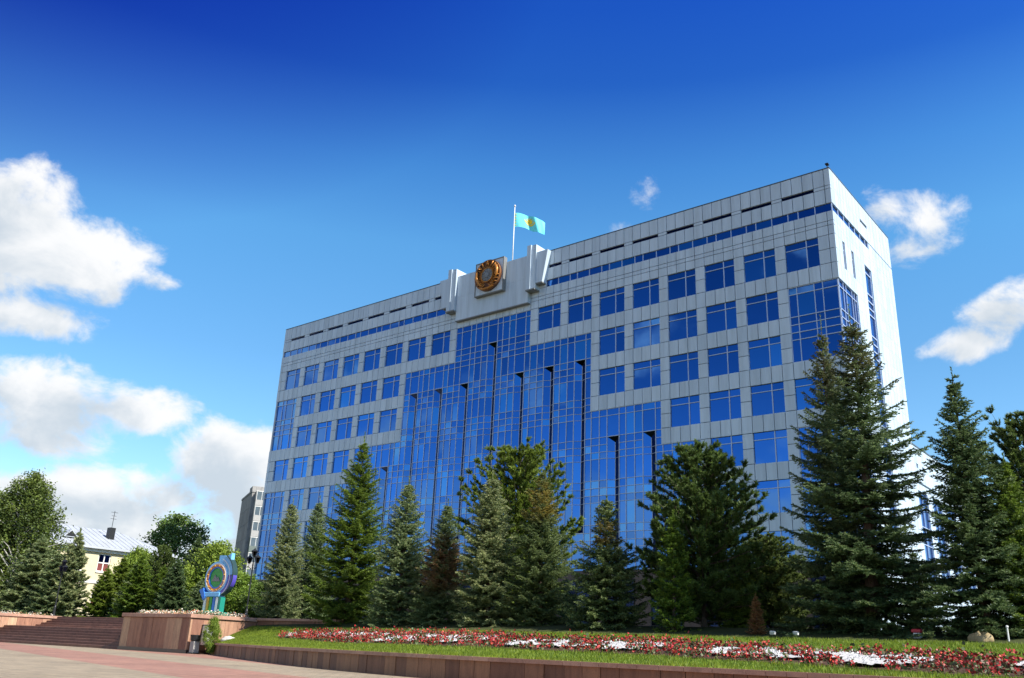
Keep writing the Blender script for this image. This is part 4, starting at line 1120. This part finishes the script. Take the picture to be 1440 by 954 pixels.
def petals(P, r, per, flat, hjit):
    n = len(P)*per; idx = np.repeat(np.arange(len(P)), per)
    o = rg.normal(size=(n, 3))*r[idx][:, None]*np.array([.6, .6, hjit])
    c = P[idx]+o; d = rg.normal(size=(n, 3)); d[:, 2] = np.abs(d[:, 2])*(.3 if flat else .9); D_ = unit(d)
    s = unit(np.cross(D_, unit(rg.normal(size=(n, 3))))); l = (r[idx]*rg.uniform(.45, .8, n))[:, None]
    V = np.empty((n, 4, 3)); V[:, 0] = c; V[:, 1] = c+D_*l*.5+s*l*.45; V[:, 2] = c+D_*l; V[:, 3] = c+D_*l*.5-s*l*.45
    i4 = np.arange(n)*4; return V.reshape(-1, 3), np.concatenate([np.stack([i4, i4+1, i4+2], 1), np.stack([i4, i4+2, i4+3], 1)])
def flower_mat(name, stops):
    m, nt, b = new_mat(name)
    nt.links.new(ramp(nt, attr(nt), stops), b.inputs['Base Color']); b.inputs['Roughness'].default_value = .6; return m
M['red_fl'] = flower_mat('red_flowers', [(0, (.16, .008, .010)), (.6, (.36, .012, .014)), (.85, (.46, .025, .02)), (1, (.50, .10, .03))])
M['white_fl'] = flower_mat('white_flowers', [(0, (.55, .55, .55)), (1, (.85, .85, .84))])
M['leaf_fl'] = flower_mat('flower_leaves', [(0, (.03, .05, .012)), (.6, (.07, .11, .025)), (1, (.13, .05, .03))])
s, t = bed_points(60000); tau = bed_tau(s, t); wz_ = white_zone(s, tau)
ws_, wt_ = s[wz_][::3], t[wz_][::3]; rs_, rt_ = s[~wz_], t[~wz_]
k = rg.random(len(rs_)) < .22; rs_, rt_ = rs_[k], rt_[k]
x, y, z = lawn(ws_, wt_); P = np.stack([x, y, z+.07+.04*rg.random(len(x))], 1)
V, T = petals(P, rg.uniform(.04, .07, len(P)), 5, True, .3)
tag(link('white_flowers', fast_mesh('white_flowers', V, T, M['white_fl'], rg.random(len(T)))), kind='stuff')
x, y, z = lawn(rs_, rt_); hgt = rg.uniform(.05, .14, len(x)); P = np.stack([x, y, z+hgt], 1)
kk = rg.random(len(P)) < .66
V, T = petals(P[kk], rg.uniform(.06, .12, kk.sum()), 9, False, .55)
tag(link('red_flowers', fast_mesh('red_flowers', V, T, M['red_fl'], rg.random(len(T)))), kind='stuff')
V, T = petals(P-np.stack([0*hgt, 0*hgt, hgt*.5], 1), rg.uniform(.08, .13, len(P)), 7, False, .6)
tag(link('flower_leaves', fast_mesh('flower_leaves', V, T, M['leaf_fl'], rg.random(len(T)))), kind='stuff')
# small bright flowers along the planter tops
n = 2600
px_ = np.concatenate([rg.uniform(-44.9, -39.5, n), rg.uniform(-73.5, -64.9, 900)]); py_ = np.concatenate([rg.uniform(24.95, 28.1, n), rg.uniform(24.95, 30, 900)])
P = np.stack([px_, py_, 1.76+rg.uniform(0, .13, len(px_))], 1)
M['mixed_fl'] = flower_mat('orange_white_flowers', [(0, (.05, .09, .02)), (.35, (.08, .12, .03)), (.36, (.7, .6, .5)), (.7, (.75, .68, .6)), (.71, (.62, .40, .22)), (.93, (.65, .30, .14)), (1, (.6, .10, .06))])
V, T = petals(P, rg.uniform(.06, .12, len(P)), 5, False, .5)
tag(link('planter_flowers', fast_mesh('planter_flowers', V, T, M['mixed_fl'], np.tile(np.repeat(rg.random(len(P)), 5), 2))), kind='stuff')

# ------------------------------------------------------------------ small things by the planter and on the lawn
bx_, by_ = -38.55, 24.55
b = thing('litter_bin', 'small dark-rimmed litter bin on a square pedestal at the planter corner', 'bin', (bx_, by_, 0))
p = MB(); p.bevbox(bx_-.15, bx_+.15, by_-.15, by_+.15, 0, .56, .015); obj('pedestal', p, simple('bin_stone', (.34, .33, .31), .7), b)
p = MB(); p.lathe([(.17, .56), (.22, .60), (.235, .78), (.25, .80), (.25, .84), (.19, .84), (.17, .62)], 20, (bx_, by_, 0)); obj('bowl', p, M['iron'], b, smooth=False)
p = MB(); p.bevbox(bx_-.2, bx_+.2, by_-.2, by_+.2, -.01, .06, .015); obj('foot', p, M['iron'], b)
ux, uy = -38.84, 25.35
b = thing('utility_cabinet', 'pale grey utility cabinet standing behind the litter bin, against the planter', 'cabinet', (ux, uy, .5))
p = MB(); p.bevbox(ux-.22, ux+.22, uy-.18, uy+.18, .4, 1.28, .02); obj('body', p, M['white'], b)
p = MB(); p.bevbox(ux-.25, ux+.25, uy-.21, uy+.21, 1.283, 1.33, .015); obj('lid', p, M['alu_dark'], b)
p = MB(); p.box(ux-.18, ux+.18, uy-.192, uy-.183, .5, 1.2); obj('door', p, M['white'], b)
tree('shrub', 'shrub', 'climbing_shrub', 'upright green shrub beside the litter bin, leaning on the sunlit planter wall', -37.75, 24.85, 1.62, .42, 5.5, 2.2, z=.06, rot=.6, cat='bush')
def boulder(name, label, cat, c, r, mat, seed):
    rg_ = np.random.default_rng(seed); bm_v = []; f = []; nu, nv = 18, 10
    for j in range(nv+1):
        ph = math.pi*j/nv
        for i in range(nu):
            th = 2*math.pi*i/nu; k = 1+.16*math.sin(3*th+seed+ph*2)+.10*math.sin(5*th-2*ph)+rg_.normal(0, .02)*math.sin(ph)
            bm_v.append((c[0]+r[0]*k*math.sin(ph)*math.cos(th), c[1]+r[1]*k*math.sin(ph)*math.sin(th), c[2]+r[2]*k*math.cos(ph)))
    for j in range(nv):
        for i in range(nu): f.append((j*nu+i, j*nu+(i+1) % nu, (j+1)*nu+(i+1) % nu, (j+1)*nu+i))
    m = MB(); m.add(bm_v, f); solo(name, m, mat, label, cat, c, smooth=True)
M['palestone'] = stone_mat('pale_stone', [(0, (.5, .47, .42)), (1, (.62, .58, .52))], (2, 2, 2))
M['tanstone'] = stone_mat('tan_stone', [(0, (.30, .22, .11)), (1, (.38, .29, .15))], (2, 2, 2))
boulder('boulder', 'flat pale stone lying on the lawn corner beside the upright green shrub', 'stone', (-37.2, 25.4, .66), (.42, .3, .17), M['palestone'], 3)
boulder('boulder', 'tan rock under the dark spruces at the right end of the lawn', 'stone', (-5.5, 26.6, 1.45), (.30, .24, .2), M['tanstone'], 8)
def floodlight(xx, label):
    yy = 26.2; zz = 1.38
    b = thing('floodlight', label, 'floodlight', (xx, yy, zz), 0, 'ground floodlights at the back of the lawn')
    p = MB(); p.tube([(xx, yy, zz-.05), (xx, yy, zz+.12)], .02, 6); obj('stake', p, M['iron'], b)
    p = MB(); p.bevbox(xx-.075, xx+.075, yy-.05, yy+.04, zz+.08, zz+.19, .012); obj('housing', p, M['white'], b)
    p = MB(); p.box(xx-.06, xx+.06, yy-.057, yy-.052, zz+.095, zz+.175); obj('lens', p, M['palestone'], b)
floodlight(-11.05, 'small white ground floodlight, the left one at the back of the lawn'); floodlight(-10.35, 'small white ground floodlight, the right one at the foot of the twin spruces')
p0 = (-7.2, 27, 1.35)
b = thing('marker_post', 'short white post with a red cap between the spruce trunks', 'post', p0)
p = MB(); p.bevbox(p0[0]-.09, p0[0]+.09, p0[1]-.09, p0[1]+.09, 1.3, 1.62, .01); obj('post', p, M['white'], b)
M['red_paint'] = simple('red_paint', (.5, .03, .05), .5)
p = MB(); p.bevbox(p0[0]-.13, p0[0]+.11, p0[1]-.11, p0[1]+.11, 1.623, 1.72, .02); obj('cap', p, M['red_paint'], b)
p = MB(); p.tube([(-4.9, 26.7, 1.3), (-4.9, 26.7, 1.78)], .022, 8); p.lathe([(.022, 0), (.04, .01), (.03, .05), (0, .06)], 8, (-4.9, 26.7, 1.78))
solo('stake', p, M['white'], 'thin pale stake on the lawn edge beside the tan rock', 'stake', (-4.9, 26.7, 1.35))

# ------------------------------------------------------------------ street lamps
def lamp(name, label, x, y, H, arms):
    z = ZT; b = thing('street_lamp', label, 'street lamp', (x, y, z), 0, 'black iron street lamps on the terrace')
    p = MB(); p.lathe([(.16, 0), (.16, .12), (.10, .2), (.09, .7), (.06, .8), (.045, 1.2), (.04, H-.9), (.055, H-.85), (.04, H-.8), (.035, H-.35)], 12, (x, y, z)); obj('post', p, M['iron'], b)
    heads = [(0, 0, H-.35)] + [(dx, 0, H-.75) for dx in arms]
    for (dx, dy, hz) in heads:
        if dx:
            p = MB(); p.tube([(x, y, z+H-1.0), (x+dx*.5, y, z+H-1.08), (x+dx, y, z+H-.95), (x+dx, y, z+hz)], .022, 6); obj('arm', p, M['iron'], b)
        c = (x+dx, y+dy, z+hz)
        p = MB()
        p.lathe([(.05, 0), (.1, .04), (.1, .05), (.0, .05)], 6, c); p.lathe([(.0, .34), (.2, .34), (.2, .37), (.08, .46), (.03, .5), (.03, .56), (0, .57)], 6, c)
        for k in range(6):
            t = 2*math.pi*k/6; p.tube([(c[0]+.095*math.cos(t), c[1]+.095*math.sin(t), c[2]+.04), (c[0]+.185*math.cos(t), c[1]+.185*math.sin(t), c[2]+.345)], .011, 5)
        h = obj('lantern', p, M['iron'], b)
        q = MB(); q.lathe([(.08, .055), (.17, .335)], 6, c); obj('lantern_glass', q, M['glass_dark'], h)
lamp('a', 'black iron street lamp with three lanterns left of the office block corner', -48.3, 34, 4.3, (-.42, .42))
lamp('b', 'slim black street lamp in front of the blue spruces above the steps', -67.2, 31.0, 3.9, (-.3, .3))

# ------------------------------------------------------------------ round monuments
M['mon_blue'] = simple('monument_blue', (.03, .16, .55), .35, 0, .15); M['mon_purple'] = simple('monument_purple', (.09, .07, .42), .35, 0, .15)
M['mon_orange'] = simple('monument_orange', (.52, .20, .06), .4, 0, .25, 4); M['mon_green'] = simple('monument_green', (.04, .33, .06), .4, 0, .25, 5)
M['mon_teal'] = simple('monument_teal', (.01, .22, .16), .4); M['mon_dark'] = simple('monument_dark', (.02, .05, .05), .4); M['mon_lightblue'] = simple('monument_light_blue', (.16, .42, .72), .35, 0, .2)
M['mon_yellow'] = simple('monument_yellow', (.62, .36, .03), .45, 0, .15)
def ann(mb, r0, r1, y0, y1, cz, a0=0, a1=360, n=40, cx=0, rr=None):
    for i in range(n):
        a, c = R(a0+(a1-a0)*i/n), R(a0+(a1-a0)*(i+1)/n)
        ra = (lambda t: (r0, r1)) if rr is None else rr
        (p0, p1), (q0, q1) = ra(i/n), ra((i+1)/n)
        poly = [(cx+p0*math.cos(a), cz+p0*math.sin(a)), (cx+p1*math.cos(a), cz+p1*math.sin(a)), (cx+q1*math.cos(c), cz+q1*math.sin(c)), (cx+q0*math.cos(c), cz+q0*math.sin(c))]
        if p0 < 1e-4 and q0 < 1e-4: poly = [(cx, cz)]+poly[1:3]
        mb.prism(poly, lambda q, k: (q[0], k, q[1]), y0, y1, .5)
mt = thing('round_monument', 'colourful round emblem sculpture with a blue crescent and a green centre on the planter', 'monument', (-40.75, 26.7, 1.72), R(9))
L = lambda name, mb, mat, par=mt: obj(name, mb, M[mat], par, world=False)
cz_ = 1.93
m_ = MB(); m_.lathe([(0, 0), (.95, 0), (.95, .12), (.75, .26), (0, .26)], 24); L('base', m_, 'mon_teal')
m_ = MB(); ann(m_, .70, .80, -.13, .13, cz_); L('rim', m_, 'mon_lightblue')
m_ = MB(); ann(m_, .55, .70, -.15, .10, cz_); rg_o = L('ring', m_, 'mon_orange')
m_ = MB(); ann(m_, .665, .69, -.165, -.152, cz_); L('ring_trim', m_, 'white', rg_o)
m_ = MB()
for i in range(12):
    t = R(30*i+15); m_.lathe([(0, -.02), (.05, -.02), (.05, .02), (0, .02)], 10, (.61*math.cos(t), -.155, cz_+.61*math.sin(t)))
L('ring_studs', m_, 'mon_yellow', rg_o)
m_ = MB(); ann(m_, 0, .47, -.08, .06, cz_); ce = L('centre', m_, 'mon_green')
m_ = MB(); m_.prism([(-.3, cz_-.18), (.28, cz_-.18), (.12, cz_+.05), (.02, cz_-.02), (-.1, cz_+.16), (-.2, cz_-.02)], lambda q, k: (q[0], k, q[1]), -.12, -.082); L('mountain', m_, 'emgrey', ce)
m_ = MB(); ann(m_, .475, .545, -.13, .08, cz_); L('inner_rim', m_, 'mon_blue')
cr = lambda t: (.82, .84+.36*math.sin(math.pi*t)**.7)
m_ = MB(); ann(m_, 0, 0, -.12, .12, cz_, 88, 8, 26, rr=lambda t: (.815, .86+.34*math.sin(math.pi*(.25+.45*t)))); m_.prism([(.03, cz_+.83), (.45, cz_+1.0), (.86, cz_+1.22), (.86, cz_+.62), (.6, cz_+.60)], lambda q, k: (q[0], k, q[1]), -.115, .115, .5); L('crescent', m_, 'mon_lightblue')
m_ = MB(); ann(m_, 0, 0, -.12, .12, cz_, 6, -62, 22, rr=lambda t: (.815, .86+.34*math.cos(math.pi*.5*t))); L('crescent_foot', m_, 'mon_purple')
m_ = MB(); ann(m_, 0, 0, -.15, .15, cz_, 62, -60, 40, rr=lambda t: (1.20-.25*t*t, 1.25-.25*t*t)); L('crescent_edge', m_, 'mon_dark')
m_ = MB(); ann(m_, .94, .97, -.135, -.10, cz_, 70, -55, 30); L('crescent_trim', m_, 'white')
m_ = MB(); m_.prism([(-.98, cz_-.62), (-.72, cz_-.5), (-.5, cz_-1.0), (-.62, cz_-1.12)], lambda q, k: (q[0], k, q[1]), -.22, .22, .5); L('side_wing', m_, 'mon_blue')
for (xa, mt_) in ((-.55, 'white'), (-.33, 'mon_yellow'), (-.12, 'mon_green'), (.09, 'mon_blue'), (.30, 'white'), (.5, 'mon_teal')):
    m_ = MB(); m_.bevbox(xa-.08, xa+.08, -.15, .15, .262, cz_-.95, .012); L('column', m_, mt_)
m_ = MB(); m_.bevbox(-.62, .45, -.2, .2, cz_-.94, cz_-.72, .02); L('name_plate', m_, 'mon_lightblue')
my = thing('round_monument', 'yellow round sculpture on the far left planter, cut by the left edge of the view', 'monument', (-73.3, 28.6, 1.72), R(9))
m_ = MB(); m_.bevbox(-.3, .3, -.15, .15, 0, 1.3, .03); obj('stand', m_, M['mon_teal'], my, world=False)
m_ = MB(); ann(m_, .55, .95, -.15, .15, 2.2); obj('ring', m_, M['mon_yellow'], my, world=False)
m_ = MB(); ann(m_, 0, .5, -.1, .1, 2.2); obj('centre', m_, M['mon_orange'], my, world=False)

# ------------------------------------------------------------------ background buildings
M['plaster'] = simple('pale_yellow_plaster', (.58, .51, .34), .9, 0, .08, .7); M['roofmetal'] = simple('grey_seam_roof', (.46, .49, .52), .45, .2, .08, .6)
M['trim_white'] = simple('white_trim', (.74, .73, .69), .7, 0, .06); M['curtain_red'] = simple('dark_red_curtain', (.16, .035, .03), .8)
hx, hy0, hy1, hd = -86.0, 28.0, 50.3, 11.0; he = 8.75; hr = 11.0
hs = thing('house', 'pale yellow two-storey house with a grey metal hipped roof behind the trees at left', 'house', (hx-hd/2, (hy0+hy1)/2, ZT))
w_ = MB(); w_.box(hx-hd, hx-.25, hy0, hy1, 0, he-.25)
winy = [29.6+2.65*i for i in range(8)]; wlv = [(2.9, 4.6), (6.45, 8.15)]
ys_ = sorted([hy0, hy1]+[q for yy in winy for q in (yy, yy+1.25)]); zs_ = [1.5, 2.9, 4.6, 6.45, 8.15, he-.25]
for i in range(len(ys_)-1):
    for j in range(len(zs_)-1):
        ym, zm = (ys_[i]+ys_[i+1])/2, (zs_[j]+zs_[j+1])/2
        if any(a < ym < a+1.25 for a in winy) and any(c < zm < d for c, d in wlv): continue
        w_.box(hx-.25, hx, ys_[i], ys_[i+1], zs_[j], zs_[j+1], .5)
obj('wall', w_, M['plaster'], hs)
c_ = MB(); c_.box(hx-.1, hx+.22, hy0-.2, hy1+.2, he-.5, he-.24); c_.box(hx-.1, hx+.08, hy0, hy1, 5.35, 5.6); c_.box(hx-hd, hx+.22, hy1+.01, hy1+.2, he-.5, he-.24); obj('cornice', c_, M['trim_white'], hs)
rf = MB(); e_ = .55; rx = hx-hd/2
A_ = [(hx+e_, hy0-e_, he), (hx+e_, hy1+e_, he), (hx-hd-e_, hy1+e_, he), (hx-hd-e_, hy0-e_, he), (rx, hy0+3.8, hr), (rx, hy1-3.2, hr)]
rf.add(A_, [(0, 1, 5, 4), (1, 2, 5), (2, 3, 4, 5), (3, 0, 4), (3, 2, 1, 0)])
A_2 = [(p[0], p[1], he-.22) for p in A_[:4]]
rf.add(A_2+[(p[0], p[1], he-.005) for p in A_[:4]], [(3, 2, 1, 0), (0, 1, 5, 4), (1, 2, 6, 5), (2, 3, 7, 6), (3, 0, 4, 7)])
ro = obj('roof', rf, M['roofmetal'], hs)
se = MB()
yy = hy0
while yy < hy1:            # standing seams up the front slope
    k = 1.0
    if yy < hy0+3.8: k = (yy-hy0+e_)/(3.8+e_)
    if yy > hy1-3.2: k = (hy1+e_-yy)/(3.2+e_)
    se.tube([(hx+e_, yy, he+.02), (hx+e_-(hd/2+e_)*k, yy, he+(hr-he)*k+.02)], .035, 4); yy += .62
obj('seams', se, M['roofmetal'], ro)
dm = MB(); dx_, dy_ = hx-1.8, 40.2
dm.prism([(dy_-.75, 0), (dy_+.75, 0), (dy_, .75)], lambda q, k: (k, q[0], 9.45+q[1]), dx_+.9, dx_-1.6); d_ = obj('dormer', dm, M['roofmetal'], ro)
dm = MB(); dm.prism([(dy_-.55, .08), (dy_+.55, .08), (dy_, .6)], lambda q, k: (k, q[0], 9.45+q[1]), dx_+.905, dx_+.93); obj('dormer_vent', dm, M['iron'], ro)
ch = MB(); ch.bevbox(hx-2.9, hx-2.3, 44.6, 45.2, 9.6, 11.0, .02); obj('chimney', ch, M['iron'], ro)
an = MB(); an.tube([(hx-2.6, 44.9, 11.0), (hx-2.6, 44.9, 12.7)], .03, 6)
for zz, l in ((12.55, .35), (12.2, .25), (11.9, .3)): an.tube([(hx-2.6, 44.9-l, zz), (hx-2.6, 44.9+l, zz)], .02, 5)
obj('antenna', an, M['iron'], ro)
for yy in winy:
    for (c0, c1) in wlv:
        g = MB(); g.add([(hx-.18, yy, c0), (hx-.18, yy+1.25, c0), (hx-.18, yy+1.25, c1), (hx-.18, yy, c1)], [(0, 1, 2, 3)]); wo = obj('window', g, M['glass_dark'], hs)
        f = MB()
        for q in (yy+.05, yy+.625, yy+1.2): f.box(hx-.19, hx-.11, q-.05, q+.05, c0, c1)
        for q in (c0+.05, c0+.85, c1-.05): f.box(hx-.19, hx-.112, yy, yy+1.25, q-.05, q+.05)
        obj('frame', f, M['trim_white'], wo)
        f = MB(); f.box(hx-.174, hx-.165, yy+.1, yy+1.15, c0+.1, c0+.82); obj('curtain', f, M['curtain_red'], wo)
        f = MB(); f.box(hx-.2, hx+.1, yy-.08, yy+1.33, c0-.09, c0-.004); obj('sill', f, M['trim_white'], wo)

# nine-storey block far behind, its grey end wall turned to the viewer
NX, NY, NZ = -129.2, 88.9, 24.9
ap = thing('apartment_block', 'tall grey nine-storey apartment block with balconies behind the office block', 'building', (NX, NY, ZT), math.atan2(.895, .447))
aL = lambda name, mb, mat, par=ap: link(name, mesh_from(name, mb.v, mb.f, mb.r, mat), par)
hh = NZ-ZT                   # local: x along the facade (away to the right), y = to the end wall's far side
bk_ = MB()
for j in range(9):
    z0 = hh*j/9+.02; z1 = hh*(j+1)/9-.02
    for i in range(4): bk_.box(-.02, .18, .05+i*3+.02, .05+i*3+2.98, z0, z1)
bk_.box(.18, 40, .02, 12, -1, hh-.1)
aL('wall', bk_, M['concrete'])
q = MB(); q.box(-.1, 40, -.05, 12.1, hh, hh+.35); q.box(-.1, 2.2, .0, 3, hh+.35, hh+1.0); aL('roof', q, M['concrete'])
M['balc'] = simple('pale_balcony_panel', (.36, .35, .33), .8, 0, .1); M['loggia'] = simple('loggia_glass', (.10, .13, .15), .15, 0, .3, .4); M['balc2'] = simple('dark_balcony_panel', (.13, .16, .14), .7)
for j in range(9):
    z0 = hh*j/9
    for i in range(3):
        x0 = .5+i*4.2; q = MB()
        q.box(x0, x0+3.6, -1.25, 0, z0+.02, z0+.16); q.box(x0, x0+3.6, -1.3, -1.2, z0+.16, z0+1.15); q.box(x0, x0+.08, -1.2, 0, z0+.16, z0+2.6); q.box(x0+3.52, x0+3.6, -1.2, 0, z0+.16, z0+2.6)
        bo = aL('balcony', q, M['balc'] if (i+j*2) % 5 else M['balc2'])
        q = MB(); q.box(x0+.1, x0+3.5, -1.22, -1.18, z0+1.16, z0+2.55); go = aL('balcony_glazing', q, M['loggia'], bo)
        q = MB()
        for k in range(5): q.box(x0+.1+k*.85-.03, x0+.1+k*.85+.03, -1.25, -1.222, z0+1.15, z0+2.6)
        q.box(x0, x0+3.6, -1.27, -1.0, z0+2.56, z0+2.66); aL('balcony_frame', q, M['trim_white'], bo)
